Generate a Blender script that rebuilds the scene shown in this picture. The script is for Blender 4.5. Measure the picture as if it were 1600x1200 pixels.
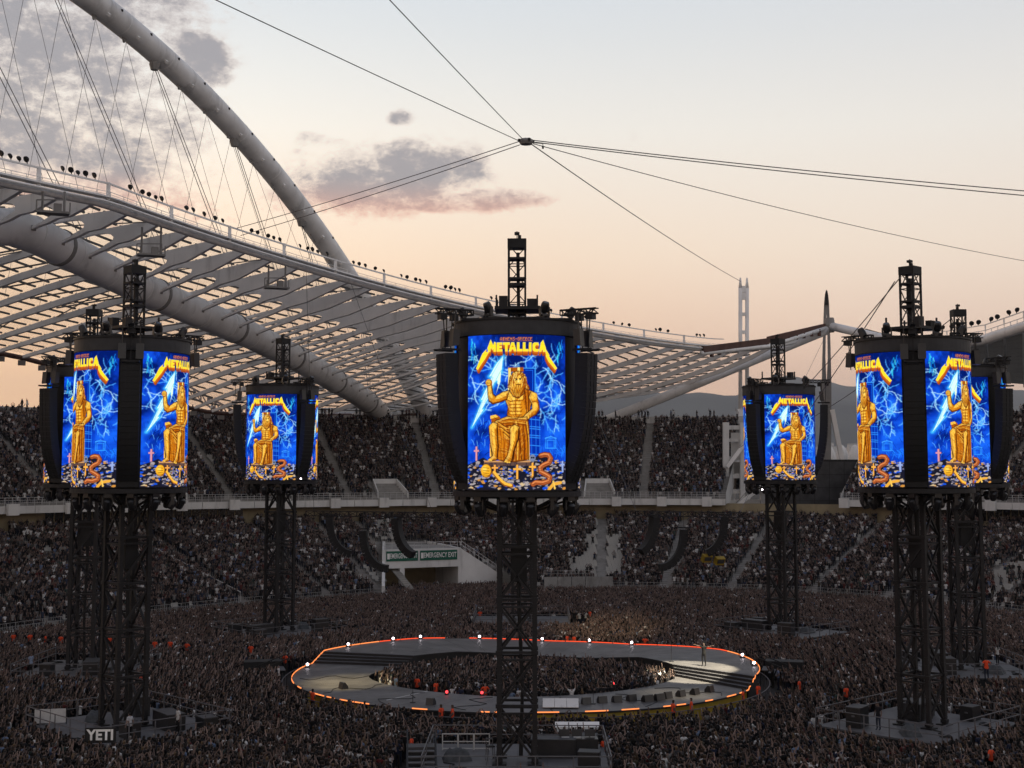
import bpy, math, random
import numpy as np
from mathutils import Vector, Matrix

# ------------------------------------------------------------------ clear
for _o in list(bpy.data.objects):
    bpy.data.objects.remove(_o)
SC = bpy.context.scene
COL = SC.collection
R = math.radians
PI = math.pi

# ------------------------------------------------------------------ camera
FPX = 2122.0                      # focal length in pixels of a 1600 px wide frame
CAMZ = 18.1
PITCH = R(5.5)
YC = 731.0 - FPX * math.tan(PITCH)      # picture row of the optical axis (the frame is a crop)
cd = bpy.data.cameras.new('camera')
cd.sensor_width = 36.0
cd.lens = 36.0 * FPX / 1600.0
cd.shift_y = -(600.0 - YC) / 1600.0
cd.clip_start = 0.5
cd.clip_end = 60000.0
cam = bpy.data.objects.new('camera', cd)
COL.objects.link(cam)
cam.location = (0, 0, CAMZ)
cam.rotation_euler = (PI / 2 + PITCH, 0, 0)
SC.camera = cam

# ------------------------------------------------------------------ sky, sun, exposure
SUN_AZ = R(-52.0)                 # from the view axis, negative is to the left
SUN_EL = R(2.5)
world = bpy.data.worlds.new('World')
SC.world = world
world.use_nodes = True


class NT:
    """small helper for node expressions"""
    def __init__(s, tree):
        s.t = tree
        s.n = tree.nodes
        s.l = tree.links

    def put(s, sock, v):
        if hasattr(v, 'is_output'):
            s.l.new(v, sock)
        elif v is not None:
            try:
                sock.default_value = v
            except Exception:
                if isinstance(v, (tuple, list)) and len(v) == 3:
                    sock.default_value = (*v, 1.0)
                else:
                    sock.default_value = (v, v, v)

    def m(s, op, a, b=None, c=None, clamp=False):
        n = s.n.new('ShaderNodeMath')
        n.operation = op
        n.use_clamp = clamp
        for i, v in enumerate((a, b, c)):
            if v is not None:
                s.put(n.inputs[i], v)
        return n.outputs[0]

    def mix(s, f, a, b, mode='MIX'):
        n = s.n.new('ShaderNodeMix')
        n.data_type = 'RGBA'
        n.blend_type = mode
        s.put(n.inputs[0], f)
        s.put(n.inputs[6], a)
        s.put(n.inputs[7], b)
        return n.outputs[2]

    def ramp(s, f, stops, mode='LINEAR'):
        n = s.n.new('ShaderNodeValToRGB')
        n.color_ramp.interpolation = mode
        el = n.color_ramp.elements
        while len(el) < len(stops):
            el.new(0.5)
        for e, (p, c) in zip(el, stops):
            e.position = p
            e.color = (*c, 1.0) if len(c) == 3 else c
        s.put(n.inputs[0], f)
        return n.outputs[0]

    def smooth(s, v, lo, hi):
        n = s.n.new('ShaderNodeMapRange')
        n.interpolation_type = 'SMOOTHSTEP'
        s.put(n.inputs[0], v)
        n.inputs[1].default_value = lo
        n.inputs[2].default_value = hi
        n.inputs[3].default_value = 0.0
        n.inputs[4].default_value = 1.0
        return n.outputs[0]

    def noise(s, vec, scale, detail=3.0, rough=0.5, out=0, distortion=0.0):
        n = s.n.new('ShaderNodeTexNoise')
        if vec is not None:
            s.l.new(vec, n.inputs['Vector'])
        n.inputs['Scale'].default_value = scale
        n.inputs['Detail'].default_value = detail
        n.inputs['Roughness'].default_value = rough
        n.inputs['Distortion'].default_value = distortion
        return n.outputs[out]

    def xyz(s, x, y, z):
        n = s.n.new('ShaderNodeCombineXYZ')
        for i, v in enumerate((x, y, z)):
            s.put(n.inputs[i], v)
        return n.outputs[0]


def srgb(r, g, b):
    def f(c):
        c /= 255.0
        return c / 12.92 if c <= 0.04045 else ((c + 0.055) / 1.055) ** 2.4
    return (f(r), f(g), f(b))


def build_world():
    wt = world.node_tree
    wt.nodes.clear()
    N = NT(wt)
    out = wt.nodes.new('ShaderNodeOutputWorld')
    bg = wt.nodes.new('ShaderNodeBackground')
    wt.links.new(bg.outputs[0], out.inputs[0])
    sky = wt.nodes.new('ShaderNodeTexSky')
    sky.sky_type = 'NISHITA'
    sky.sun_disc = False
    sky.sun_elevation = SUN_EL
    sky.sun_rotation = SUN_AZ
    sky.altitude = 100.0
    sky.air_density = 1.0
    sky.dust_density = 2.0
    sky.ozone_density = 1.0
    tc = wt.nodes.new('ShaderNodeTexCoord')
    sep = wt.nodes.new('ShaderNodeSeparateXYZ')
    wt.links.new(tc.outputs['Generated'], sep.inputs[0])
    x, y, z = sep.outputs
    az = N.m('ARCTAN2', x, y)                       # radians, 0 straight ahead
    el = N.m('ARCSINE', N.m('MINIMUM', N.m('MAXIMUM', z, -1.0), 1.0))
    # high thin dusk haze over the whole sky: a soft vertical change of tint
    e01 = N.m('DIVIDE', el, R(90.0), clamp=True)
    veil = N.ramp(e01, [(0.0, srgb(240, 192, 152)), (0.045, srgb(242, 206, 178)), (0.10, srgb(243, 226, 206)),
                        (0.155, srgb(236, 233, 225)), (0.215, srgb(214, 220, 224)), (0.5, srgb(140, 162, 196)), (1.0, srgb(100, 124, 164))])
    # warmer and brighter towards the sunken sun
    cosd = N.m('COSINE', N.m('SUBTRACT', az, SUN_AZ))
    warm = N.m('MULTIPLY', N.smooth(cosd, 0.35, 1.0), N.m('SUBTRACT', 1.0, N.smooth(el, R(0.0), R(17.0))))
    veil = N.mix(N.m('MULTIPLY', warm, 0.85), veil, srgb(255, 196, 124))
    # away from the sun the air is greyer
    cool = N.m('SUBTRACT', 1.0, N.smooth(cosd, -0.2, 0.75))
    veil = N.mix(N.m('MULTIPLY', cool, 0.45), veil, srgb(196, 190, 190))
    skyc = N.mix(1.0, sky.outputs[0], (SKY_K, SKY_K, SKY_K), 'MULTIPLY')
    veil = N.mix(1.0, veil, N.ramp(e01, [(0.0, (1.0, 1.0, 1.0)), (0.22, (1.0, 1.0, 1.0)), (0.5, (0.8, 0.8, 0.8))]), 'MULTIPLY')
    veil = N.mix(1.0, veil, N.ramp(N.m('MULTIPLY', e01, 5.0, clamp=True), [(0.0, (1.54, 1.42, 1.32)), (0.45, (1.46, 1.42, 1.38)), (1.0, (1.31, 1.30, 1.30))]), 'MULTIPLY')
    glow = N.m('MULTIPLY', N.smooth(cosd, 0.55, 0.97), N.m('SUBTRACT', 1.0, N.smooth(el, R(9.0), R(26.0))))
    veil = N.mix(N.m('MULTIPLY', glow, 0.30), veil, (1.0, 0.93, 0.74), 'ADD')
    base = N.mix(0.9, skyc, veil)
    # ---- clouds: noise on the cloud sheet, thicker towards the left of the view
    px = N.m('DIVIDE', az, R(1.0) )                 # degrees
    py = N.m('DIVIDE', el, R(1.0))
    vec = N.xyz(N.m('MULTIPLY', px, 0.55), N.m('MULTIPLY', py, 1.0), 3.7)
    n1 = N.noise(vec, 0.75, 7.0, 0.6, distortion=0.25)
    n2 = N.noise(N.xyz(N.m('MULTIPLY', px, 0.8), N.m('MULTIPLY', py, 1.15), 11.0), 2.0, 6.0, 0.65)
    # bank of broken cloud on the left
    left = N.m('MULTIPLY', N.m('SUBTRACT', 1.0, N.smooth(px, -17.5, -7.5)), N.smooth(py, 7.0, 13.0))
    bank = N.m('MULTIPLY', left, 0.56)

    def blob(cx, cy, rx, ry, amp, slope=0.0):
        dx = N.m('DIVIDE', N.m('SUBTRACT', px, cx), rx)
        cyy = N.m('ADD', cy, N.m('MULTIPLY', N.m('SUBTRACT', px, cx), slope))
        dy = N.m('DIVIDE', N.m('SUBTRACT', py, cyy), ry)
        d2 = N.m('ADD', N.m('MULTIPLY', dx, dx), N.m('MULTIPLY', dy, dy))
        return N.m('MULTIPLY', N.m('SUBTRACT', 1.0, N.smooth(d2, 0.0, 1.6)), amp)

    dens = bank
    for b in ((-5.4, 12.1, 5.2, 1.8, 0.62, 0.12), (-1.9, 11.2, 3.8, 0.6, 0.58, 0.03), (-7.6, 12.9, 2.6, 0.9, 0.4, 0.0),
              (-4.75, 14.65, 0.75, 0.42, 0.5, 0.0), (-13.2, 16.7, 1.7, 1.3, 0.62, -0.3), (-15.2, 18.6, 1.4, 0.8, 0.45, 0.0),
              (-8.6, 13.6, 0.8, 0.5, 0.35, 0.0)):
        dens = N.m('MAXIMUM', dens, blob(*b))
    nn = N.m('ADD', N.m('MULTIPLY', n1, 0.72), N.m('MULTIPLY', n2, 0.42))
    n3 = N.noise(N.xyz(N.m('MULTIPLY', px, 0.7), N.m('MULTIPLY', py, 1.6), 5.0), 5.5, 5.0, 0.65)
    nn = N.m('ADD', nn, N.m('MULTIPLY', N.m('SUBTRACT', n3, 0.5), 0.12))
    field = N.m('ADD', N.m('MULTIPLY', N.m('SUBTRACT', nn, 0.57), 1.25), N.m('SUBTRACT', N.m('MULTIPLY', dens, 0.9), 0.28))
    cover = N.m('MULTIPLY', N.smooth(field, -0.11, 0.27), 0.88)
    core = N.smooth(field, 0.0, 0.32)
    lowlit = N.m('MULTIPLY', N.m('SUBTRACT', 1.0, N.smooth(py, 10.4, 12.3)), 1.0)
    edge = N.mix(lowlit, srgb(228, 210, 200), srgb(246, 176, 152))
    ccol = N.mix(core, edge, N.mix(lowlit, srgb(160, 157, 163), srgb(214, 164, 150)))
    final = N.mix(cover, base, ccol)
    wt.links.new(final, bg.inputs[0])
    bg.inputs[1].default_value = SKY_STRENGTH


HAZE = 3.0e-5
SKY_K = 0.055
SKY_STRENGTH = 1.0
build_world()

sun = bpy.data.lights.new('sun', 'SUN')
sun.energy = 0.35
sun.angle = R(6.0)
sun.color = (1.0, 0.66, 0.40)
suno = bpy.data.objects.new('sun', sun)
COL.objects.link(suno)
_sd = Vector((math.sin(SUN_AZ) * math.cos(SUN_EL), math.cos(SUN_AZ) * math.cos(SUN_EL), math.sin(SUN_EL)))
suno.rotation_euler = _sd.to_track_quat('Z', 'Y').to_euler()

vs = SC.view_settings
vs.view_transform = 'Standard'
vs.look = 'None'
vs.exposure = 0.0
vs.gamma = 1.0
vs.use_curve_mapping = False
SC.cycles.max_bounces = 6
SC.cycles.transparent_max_bounces = 16

# ------------------------------------------------------------------ geometry helpers
class MB:
    def __init__(s):
        s.v = []; s.f = []; s.m = []

    def add(s, verts, faces, mi=0):
        b = len(s.v)
        s.v += [tuple(p) for p in verts]
        for f in faces:
            s.f.append(tuple(b + i for i in f)); s.m.append(mi)
        return s

    def box(s, c, size, rz=0.0, mi=0, mat=None):
        hx, hy, hz = size[0] / 2, size[1] / 2, size[2] / 2
        pts = [(-hx, -hy, -hz), (hx, -hy, -hz), (hx, hy, -hz), (-hx, hy, -hz), (-hx, -hy, hz), (hx, -hy, hz), (hx, hy, hz), (-hx, hy, hz)]
        if mat is not None:
            pts = [mat @ Vector(p) for p in pts]
            pts = [(p[0] + c[0], p[1] + c[1], p[2] + c[2]) for p in pts]
        else:
            ca, sa = math.cos(rz), math.sin(rz)
            pts = [(c[0] + x * ca - y * sa, c[1] + x * sa + y * ca, c[2] + z) for x, y, z in pts]
        return s.add(pts, [(3, 2, 1, 0), (4, 5, 6, 7), (0, 1, 5, 4), (1, 2, 6, 5), (2, 3, 7, 6), (3, 0, 4, 7)], mi)

    def bar(s, a, b, w, h=None, mi=0, up=(0, 0, 1)):
        a = Vector(a); b = Vector(b)
        d = (b - a)
        if d.length < 1e-6:
            return s
        d.normalize()
        upv = Vector(up)
        if abs(d.dot(upv)) > 0.98:
            upv = Vector((0, 1, 0))
        x = d.cross(upv).normalized()
        z = x.cross(d)
        h = w if h is None else h
        pts = []
        for p in (a, b):
            for sx, sz in ((-1, -1), (1, -1), (1, 1), (-1, 1)):
                pts.append(p + x * (sx * w / 2) + z * (sz * h / 2))
        return s.add(pts, [(0, 1, 2, 3), (7, 6, 5, 4), (1, 0, 4, 5), (2, 1, 5, 6), (3, 2, 6, 7), (0, 3, 7, 4)], mi)

    def tube(s, pts, r, n=6, mi=0, caps=True, closed=False):
        pts = [Vector(p) for p in pts]
        k = len(pts)
        rs = r if isinstance(r, (list, tuple)) else [r] * k
        b = len(s.v)
        prev = None
        for i, p in enumerate(pts):
            if closed:
                d = pts[(i + 1) % k] - pts[i - 1]
            else:
                d = pts[min(i + 1, k - 1)] - pts[max(i - 1, 0)]
            d.normalize()
            if prev is None:
                up = Vector((0, 0, 1)) if abs(d.z) < 0.95 else Vector((0, 1, 0))
                x = d.cross(up).normalized()
            else:
                x = (prev - d * prev.dot(d)).normalized()
            prev = x
            y = d.cross(x)
            for j in range(n):
                a = 2 * PI * j / n
                s.v.append(tuple(p + x * (math.cos(a) * rs[i]) + y * (math.sin(a) * rs[i])))
        segs = k if closed else k - 1
        for i in range(segs):
            i2 = (i + 1) % k
            for j in range(n):
                j2 = (j + 1) % n
                s.f.append((b + i * n + j, b + i * n + j2, b + i2 * n + j2, b + i2 * n + j)); s.m.append(mi)
        if caps and not closed:
            s.f.append(tuple(b + j for j in range(n))[::-1]); s.m.append(mi)
            s.f.append(tuple(b + (k - 1) * n + j for j in range(n))); s.m.append(mi)
        return s

    def prism(s, poly, fn, t0, t1, mi=0):
        """poly: 2D outline; fn(u, v, t) -> 3D point; extruded from t0 to t1"""
        n = len(poly)
        pts = [fn(u, v, t0) for u, v in poly] + [fn(u, v, t1) for u, v in poly]
        fs = [tuple(range(n))[::-1], tuple(range(n, 2 * n))]
        fs += [(i, (i + 1) % n, n + (i + 1) % n, n + i) for i in range(n)]
        return s.add(pts, fs, mi)

    def lathe(s, prof, n=12, c=(0, 0, 0), mi=0):
        b = len(s.v)
        for r, z in prof:
            for j in range(n):
                a = 2 * PI * j / n
                s.v.append((c[0] + r * math.cos(a), c[1] + r * math.sin(a), c[2] + z))
        for i in range(len(prof) - 1):
            for j in range(n):
                j2 = (j + 1) % n
                s.f.append((b + i * n + j, b + i * n + j2, b + (i + 1) * n + j2, b + (i + 1) * n + j)); s.m.append(mi)
        s.f.append(tuple(b + j for j in range(n))[::-1]); s.m.append(mi)
        e = b + (len(prof) - 1) * n
        s.f.append(tuple(e + j for j in range(n))); s.m.append(mi)
        return s

    def mesh(s, name, mats, smooth=False):
        me = bpy.data.meshes.new(name)
        me.from_pydata(s.v, [], s.f)
        mats = mats if isinstance(mats, (list, tuple)) else [mats]
        for m in mats:
            me.materials.append(m)
        if len(mats) > 1:
            me.polygons.foreach_set('material_index', s.m)
        if smooth:
            me.polygons.foreach_set('use_smooth', [True] * len(me.polygons))
        me.update()
        return me

    def build(s, name, mats, parent=None, smooth=False):
        return obj(name, s.mesh(name, mats, smooth), parent)


def obj(name, me, parent=None, loc=None, rz=None):
    o = bpy.data.objects.new(name, me)
    COL.objects.link(o)
    if parent is not None:
        o.parent = parent
    if loc is not None:
        o.location = loc
    if rz is not None:
        o.rotation_euler = (0, 0, rz)
    return o


def tag(o, label, cat=None, group=None, kind=None):
    if label:
        o['label'] = label
    if cat:
        o['category'] = cat
    if group:
        o['group'] = group
    if kind:
        o['kind'] = kind
    return o


def thing(name, label, cat, loc=(0, 0, 0), rz=0.0, group=None):
    o = bpy.data.objects.new(name, None)
    o.empty_display_size = 0.3
    COL.objects.link(o)
    o.location = loc
    o.rotation_euler = (0, 0, rz)
    return tag(o, label, cat, group)


def kids(o):
    return KIDS.get(o.name, [])


def copy_tree(o, parent=None):
    c = o.copy()
    COL.objects.link(c)
    c.parent = parent
    for ch in o.children:
        copy_tree(ch, c)
    return c


_cp, _sp = math.cos(PITCH), math.sin(PITCH)


def at(px, py, D):
    """world point seen at pixel (px, py) of the 1600x1200 frame at ground distance D"""
    xc = (px - 800.0) / FPX
    yc = (YC - py) / FPX
    d = Vector((xc, _cp - yc * _sp, _sp + yc * _cp))
    k = D / d.y
    return Vector((d.x * k, D, CAMZ + d.z * k))


def onz(px, py, z):
    """world point seen at pixel (px, py) on the level z"""
    xc = (px - 800.0) / FPX
    yc = (YC - py) / FPX
    d = Vector((xc, _cp - yc * _sp, _sp + yc * _cp))
    k = (z - CAMZ) / d.z
    return Vector((d.x * k, d.y * k, z))


def pix(p):
    x, y, z = p[0], p[1], p[2] - CAMZ
    dep = y * _cp + z * _sp
    return (800 + FPX * x / dep, YC - FPX * (z * _cp - y * _sp) / dep, dep)


# stadium frame: centre, long axis 22 degrees to the right of the view
CX, CY = 1.2, 115.0
_a = R(22.0)
UX, UY = math.sin(_a), math.cos(_a)
NX, NY = math.cos(_a), -math.sin(_a)


def st(s, t, z=0.0):
    return Vector((CX + s * UX + t * NX, CY + s * UY + t * NY, z))


def to_st(x, y):
    dx, dy = x - CX, y - CY
    return dx * UX + dy * UY, dx * NX + dy * NY


def ell(phi, w, z=0.0):
    return st((81.0 + w) * math.cos(phi), (60.0 + w) * math.sin(phi), z)


def phi_of(px, w):
    """angle on the ring w seen at picture column px (far side)"""
    lo, hi = R(-100), R(60)
    for _ in range(50):
        m = (lo + hi) / 2
        p = ell(m, w)
        if p.y > 1 and 800 + FPX * p.x / p.y < px:
            lo = m
        else:
            hi = m
    return (lo + hi) / 2


def pchip(xs, ys):
    xs = np.array(xs, float); ys = np.array(ys, float)
    h = np.diff(xs); d = np.diff(ys) / h
    m = np.zeros(len(xs))
    for i in range(1, len(xs) - 1):
        if d[i - 1] * d[i] > 0:
            m[i] = 2 * d[i - 1] * d[i] / (d[i - 1] + d[i])
    m[0], m[-1] = d[0], d[-1]

    def f(x):
        x = min(max(x, xs[0]), xs[-1])
        i = min(int(np.searchsorted(xs, x, side='right')) - 1, len(h) - 1)
        t = (x - xs[i]) / h[i]
        return float((2 * t**3 - 3 * t**2 + 1) * ys[i] + (t**3 - 2 * t**2 + t) * h[i] * m[i] + (-2 * t**3 + 3 * t**2) * ys[i + 1] + (t**3 - t**2) * h[i] * m[i + 1])
    return f


# ------------------------------------------------------------------ materials
def material(name, col, rough=0.7, metal=0.0, var=0.12, scale=1.5, spec=0.3, stain=0.0, bump=0.0):
    m = bpy.data.materials.new(name)
    m.use_nodes = True
    N = NT(m.node_tree)
    b = m.node_tree.nodes['Principled BSDF']
    b.inputs['Roughness'].default_value = rough
    b.inputs['Metallic'].default_value = metal
    b.inputs['Specular IOR Level'].default_value = spec
    tc = m.node_tree.nodes.new('ShaderNodeTexCoord')
    n = N.noise(tc.outputs['Object'], scale, 4.0, 0.6)
    lo = tuple(c * (1 - var) for c in col)
    hi = tuple(min(c * (1 + var), 1.0) for c in col)
    c = N.ramp(n, [(0.3, lo), (0.7, hi)])
    if stain > 0:
        mp = m.node_tree.nodes.new('ShaderNodeMapping')
        mp.inputs['Scale'].default_value = (1.0, 1.0, 0.18)
        m.node_tree.links.new(tc.outputs['Object'], mp.inputs[0])
        n2 = N.noise(mp.outputs[0], scale * 2.3, 5.0, 0.65)
        c = N.mix(N.m('MULTIPLY', N.smooth(n2, 0.52, 0.75), stain), c, tuple(k * 0.35 for k in col))
    m.node_tree.links.new(c, b.inputs['Base Color'])
    if bump > 0:
        bp = m.node_tree.nodes.new('ShaderNodeBump')
        bp.inputs['Strength'].default_value = bump
        m.node_tree.links.new(N.noise(tc.outputs['Object'], scale * 6, 4.0), bp.inputs['Height'])
        m.node_tree.links.new(bp.outputs[0], b.inputs['Normal'])
    return m


def emitter(name, col, strength):
    m = bpy.data.materials.new(name)
    m.use_nodes = True
    t = m.node_tree
    t.nodes.clear()
    o = t.nodes.new('ShaderNodeOutputMaterial')
    e = t.nodes.new('ShaderNodeEmission')
    e.inputs[0].default_value = (*col, 1)
    e.inputs[1].default_value = strength
    t.links.new(e.outputs[0], o.inputs[0])
    return m


M = {}
M['white_steel'] = material('white_steel', (0.79, 0.79, 0.785), 0.5, var=0.08, scale=0.3, stain=0.4)
M['tube_steel'] = material('tube_steel', (0.70, 0.705, 0.71), 0.42, var=0.16, scale=0.22, stain=0.5)
M['grey_steel'] = material('grey_steel', (0.22, 0.215, 0.21), 0.55, var=0.15, scale=0.4)
M['rust_steel'] = material('rust_steel', (0.10, 0.055, 0.045), 0.7, var=0.3, scale=0.6)
M['concrete'] = material('concrete', (0.28, 0.275, 0.265), 0.9, var=0.25, scale=0.4, stain=0.4)
M['white_wall'] = material('white_wall', (0.62, 0.62, 0.61), 0.8, var=0.1, scale=0.3, stain=0.5)
M['beige_wall'] = material('beige_wall', (0.28, 0.235, 0.15), 0.85, var=0.2, scale=0.3, stain=0.3)
M['black'] = material('black', (0.012, 0.012, 0.013), 0.6, var=0.3, scale=1.0)
M['black_gloss'] = material('black_gloss', (0.014, 0.014, 0.016), 0.35, var=0.3, scale=2.0, spec=0.5)
M['truss'] = material('truss', (0.013, 0.0125, 0.014), 0.55, var=0.35, scale=0.8)
M['dark_grey'] = material('dark_grey', (0.040, 0.040, 0.043), 0.6, var=0.3, scale=0.7)
M['deck'] = material('deck', (0.098, 0.094, 0.092), 0.5, var=0.4, scale=0.45, bump=0.05)
M['deck_grey'] = material('deck_grey', (0.09, 0.09, 0.096), 0.6, var=0.25, scale=0.5)
M['rail'] = material('rail', (0.10, 0.10, 0.11), 0.5, var=0.2)
M['front_rail'] = material('front_rail', (0.27, 0.27, 0.27), 0.5, var=0.2)
M['fence_wall'] = material('fence_wall', (0.24, 0.24, 0.235), 0.85, var=0.2, scale=0.6, stain=0.6)
M['white_rail'] = material('white_rail', (0.45, 0.45, 0.45), 0.5, var=0.15)
M['field'] = material('field', (0.035, 0.034, 0.032), 0.95, var=0.4, scale=0.2)
M['seat'] = material('seat', (0.40, 0.40, 0.385), 0.6, var=0.15)
M['cable'] = material('cable', (0.10, 0.10, 0.105), 0.5, var=0.1)
M['green_sign'] = material('green_sign', (0.012, 0.10, 0.065), 0.6, var=0.1)
M['white_print'] = material('white_print', (0.75, 0.75, 0.74), 0.6, var=0.05)
M['glass'] = material('glass', (0.015, 0.016, 0.018), 0.15, var=0.2, spec=0.6)
M['yellow'] = material('yellow', (0.30, 0.21, 0.02), 0.6, var=0.3, scale=0.6)
M['hill'] = material('hill', (0.045, 0.05, 0.035), 0.95, var=0.5, scale=0.0009)
M['lens'] = material('lens', (0.05, 0.05, 0.055), 0.2, var=0.1, spec=0.7)
M['orange_cloth'] = material('orange_cloth', (0.75, 0.10, 0.03), 0.8, var=0.12, scale=3.0)
M['led_red'] = emitter('led_red', (1.0, 0.09, 0.03), 1.3)
M['led_orange'] = emitter('led_orange', (1.0, 0.28, 0.08), 1.5)
M['lamp_white'] = emitter('lamp_white', (1.0, 0.86, 0.92), 9.0)
M['lamp_red'] = emitter('lamp_red', (1.0, 0.05, 0.06), 3.0)
M['lamp_amber'] = emitter('lamp_amber', (1.0, 0.6, 0.25), 1.0)
# ================================================================== SETTING
rng = random.Random(7)

# ground: one sheet to the horizon
mb = MB()
mb.add([(-30000, -4000, -0.35), (30000, -4000, -0.35), (30000, 34000, -0.35), (-30000, 34000, -0.35)], [(0, 1, 2, 3)])
tag(mb.build('ground', M['field']), 'dark ground reaching out to the hills', kind='structure')
mb = MB()
ring = [ell(R(a), -0.3) for a in range(0, 360, 4)]
mb.add([(p.x, p.y, 0.0) for p in ring] + [(p.x, p.y, -0.3) for p in ring],
       [tuple(range(90))] + [(i, i + 90, (i + 1) % 90 + 90, (i + 1) % 90) for i in range(90)])
tag(mb.build('field', M['field']), 'stadium field covered by the standing crowd', kind='structure')

# far hills
def ridge(name, pts, D, seed, label, depth=5000.0):
    r = random.Random(seed)
    f = pchip([p[0] for p in pts], [p[1] for p in pts])
    n = 150
    v, fc = [], []
    rows = 9
    x0, x1 = pts[0][0], pts[-1][0]
    for j in range(rows):
        k = j / (rows - 1)
        for i in range(n):
            px = x0 + (x1 - x0) * i / (n - 1)
            top = at(px, f(px) + 1.6 * math.sin(i * 0.9 + seed) + r.uniform(-0.9, 0.9), D)
            prof = 1 - abs(2 * k - 1) ** 1.5
            d = D + (k - 0.5) * depth
            xx = top.x * (d / D)
            rough = (1 + 0.16 * math.sin(i * 0.55 + j * 1.7 + seed) * (1 - prof))
            v.append((xx, d, -0.4 + (top.z) * prof * rough))
    for j in range(rows - 1):
        for i in range(n - 1):
            a = j * n + i
            fc.append((a, a + 1, a + n + 1, a + n))
    m = MB(); m.add(v, fc)
    return tag(m.build(name, M['hill'], smooth=True), label, kind='structure')


ridge('hills', [(-700, 690), (-200, 672), (200, 655), (600, 632), (930, 618), (1000, 610), (1045, 617), (1090, 612), (1150, 619), (1200, 616), (1260, 622), (1400, 632), (1700, 640), (2300, 680)], 17000, 3, 'long low hills fading into haze behind the stands')
ridge('hills', [(900, 700), (1100, 640), (1180, 606), (1238, 588), (1290, 596), (1340, 604), (1420, 612), (1560, 606), (1650, 616), (2300, 680)], 22000, 5, 'higher rounded mountain behind the mast and scoreboard')

# ------------------------------------------------------------------ grandstands
PH0, PH1 = R(-104), R(58)
LOW_W, LOW_Z0, LOW_Z1, LOW_N = 34.0, 1.25, 9.7, 42
UP_W0, UP_W1, UP_Z0, UP_Z1, UP_N = 32.4, 62.0, 12.95, 26.6, 37


def low_z(w):
    return LOW_Z0 + (LOW_Z1 - LOW_Z0) * w / LOW_W


def up_z(w):
    return UP_Z0 + (UP_Z1 - UP_Z0) * (w - UP_W0) / (UP_W1 - UP_W0)


def terrace(phis, w0, w1, z0, z1, rows, skip=None):
    mb = MB()
    n = len(phis)
    dw, dz = (w1 - w0) / rows, (z1 - z0) / rows
    for r in range(rows):
        wa, wb = w0 + r * dw, w0 + (r + 1) * dw
        za = z0 + r * dz
        b = len(mb.v)
        for p in phis:
            mb.v.append(tuple(ell(p, wa, za - dz if r else z0 - 0.6)))
            mb.v.append(tuple(ell(p, wa, za)))
            mb.v.append(tuple(ell(p, wb, za)))
        for i in range(n - 1):
            if skip and skip((phis[i] + phis[i + 1]) / 2, (wa + wb) / 2):
                continue
            a, c = b + 3 * i, b + 3 * i + 3
            mb.f.append((a, c, c + 1, a + 1)); mb.m.append(0)
            mb.f.append((a + 1, c + 1, c + 2, a + 2)); mb.m.append(0)
    return mb


# emergency exit portal cut into the lower tier
PORT_F = 9.0
PORT_A, PORT_B = phi_of(604, PORT_F), phi_of(717, PORT_F)
PORT_W = 21.5


_pa, _pb = ell(PORT_A, PORT_F), ell(PORT_B, PORT_F)
_pex = (_pb - _pa).normalized()
_peb = Vector((-_pex.y, _pex.x, 0))
if _peb.y < 0:
    _peb = -_peb
_pl = (_pb - _pa).length
_skew = _pa.xy.normalized().dot(_pex.xy) / _pa.xy.normalized().dot(_peb.xy)


def in_portal(p, w):
    q = ell(p, w) - _pa
    d = q.dot(_peb)
    u = q.dot(_pex)
    if d < 0.3:
        return _skew * d - 0.35 < u < _pl + 6.6 and d > -16
    return _skew * d - 0.35 < u < _pl + 0.35 and w < PORT_W


def frange(a, b, n):
    return [a + (b - a) * i / (n - 1) for i in range(n)]


lower = thing('lower_grandstand', 'lower tier of concrete terraces packed with people behind the field', 'grandstand', tuple(ell(R(-25), 0)))
def P(o, parent):                      # keep world position while parenting to an offset empty
    o.parent = parent
    o.location = Vector(o.location) - Vector(parent.location)
    return o


phl = sorted(set(frange(PH0, PH1, 170) + [PORT_A - 0.004, PORT_B + 0.004]))
P(terrace(phl, 0, LOW_W, LOW_Z0, LOW_Z1, LOW_N, in_portal).build('terrace', M['concrete']), lower)
# front wall, in panels
fp = frange(PH0, PH1, 92)
for i in range(len(fp) - 1):
    pm = (fp[i] + fp[i + 1]) / 2
    if in_portal(pm, 0.0):
        continue
    m = MB()
    a, b = ell(fp[i] + 0.0006, -0.02), ell(fp[i + 1] - 0.0006, -0.02)
    c, d = ell(fp[i] + 0.0006, -0.22), ell(fp[i + 1] - 0.0006, -0.22)
    top = 1.25
    pxm = pix((a.x, a.y, 2.0))[0] if a.y > 5 else -999
    if 838 < pxm < 958:
        top = 2.9
    m.add([(*c.xy, -0.3), (*d.xy, -0.3), (*b.xy, -0.3), (*a.xy, -0.3), (*c.xy, top), (*d.xy, top), (*b.xy, top), (*a.xy, top)],
          [(0, 1, 5, 4), (4, 5, 6, 7), (2, 3, 7, 6), (1, 2, 6, 5), (3, 0, 4, 7)])
    P(m.build('front_panel', M['fence_wall'] if top > 2 else M['white_wall']), lower)
    # a length of white front rail above it
    m = MB()
    e0, e1 = ell(fp[i], -0.12), ell(fp[i + 1], -0.12)
    for zz in (0.45, 0.85):
        m.bar((*e0.xy, top + zz), (*e1.xy, top + zz), 0.045)
    for k in range(2):
        q = e0.lerp(e1, k / 2)
        m.bar((*q.xy, top), (*q.xy, top + 0.88), 0.05)
    P(m.build('front_rail', M['front_rail']), lower)

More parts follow.
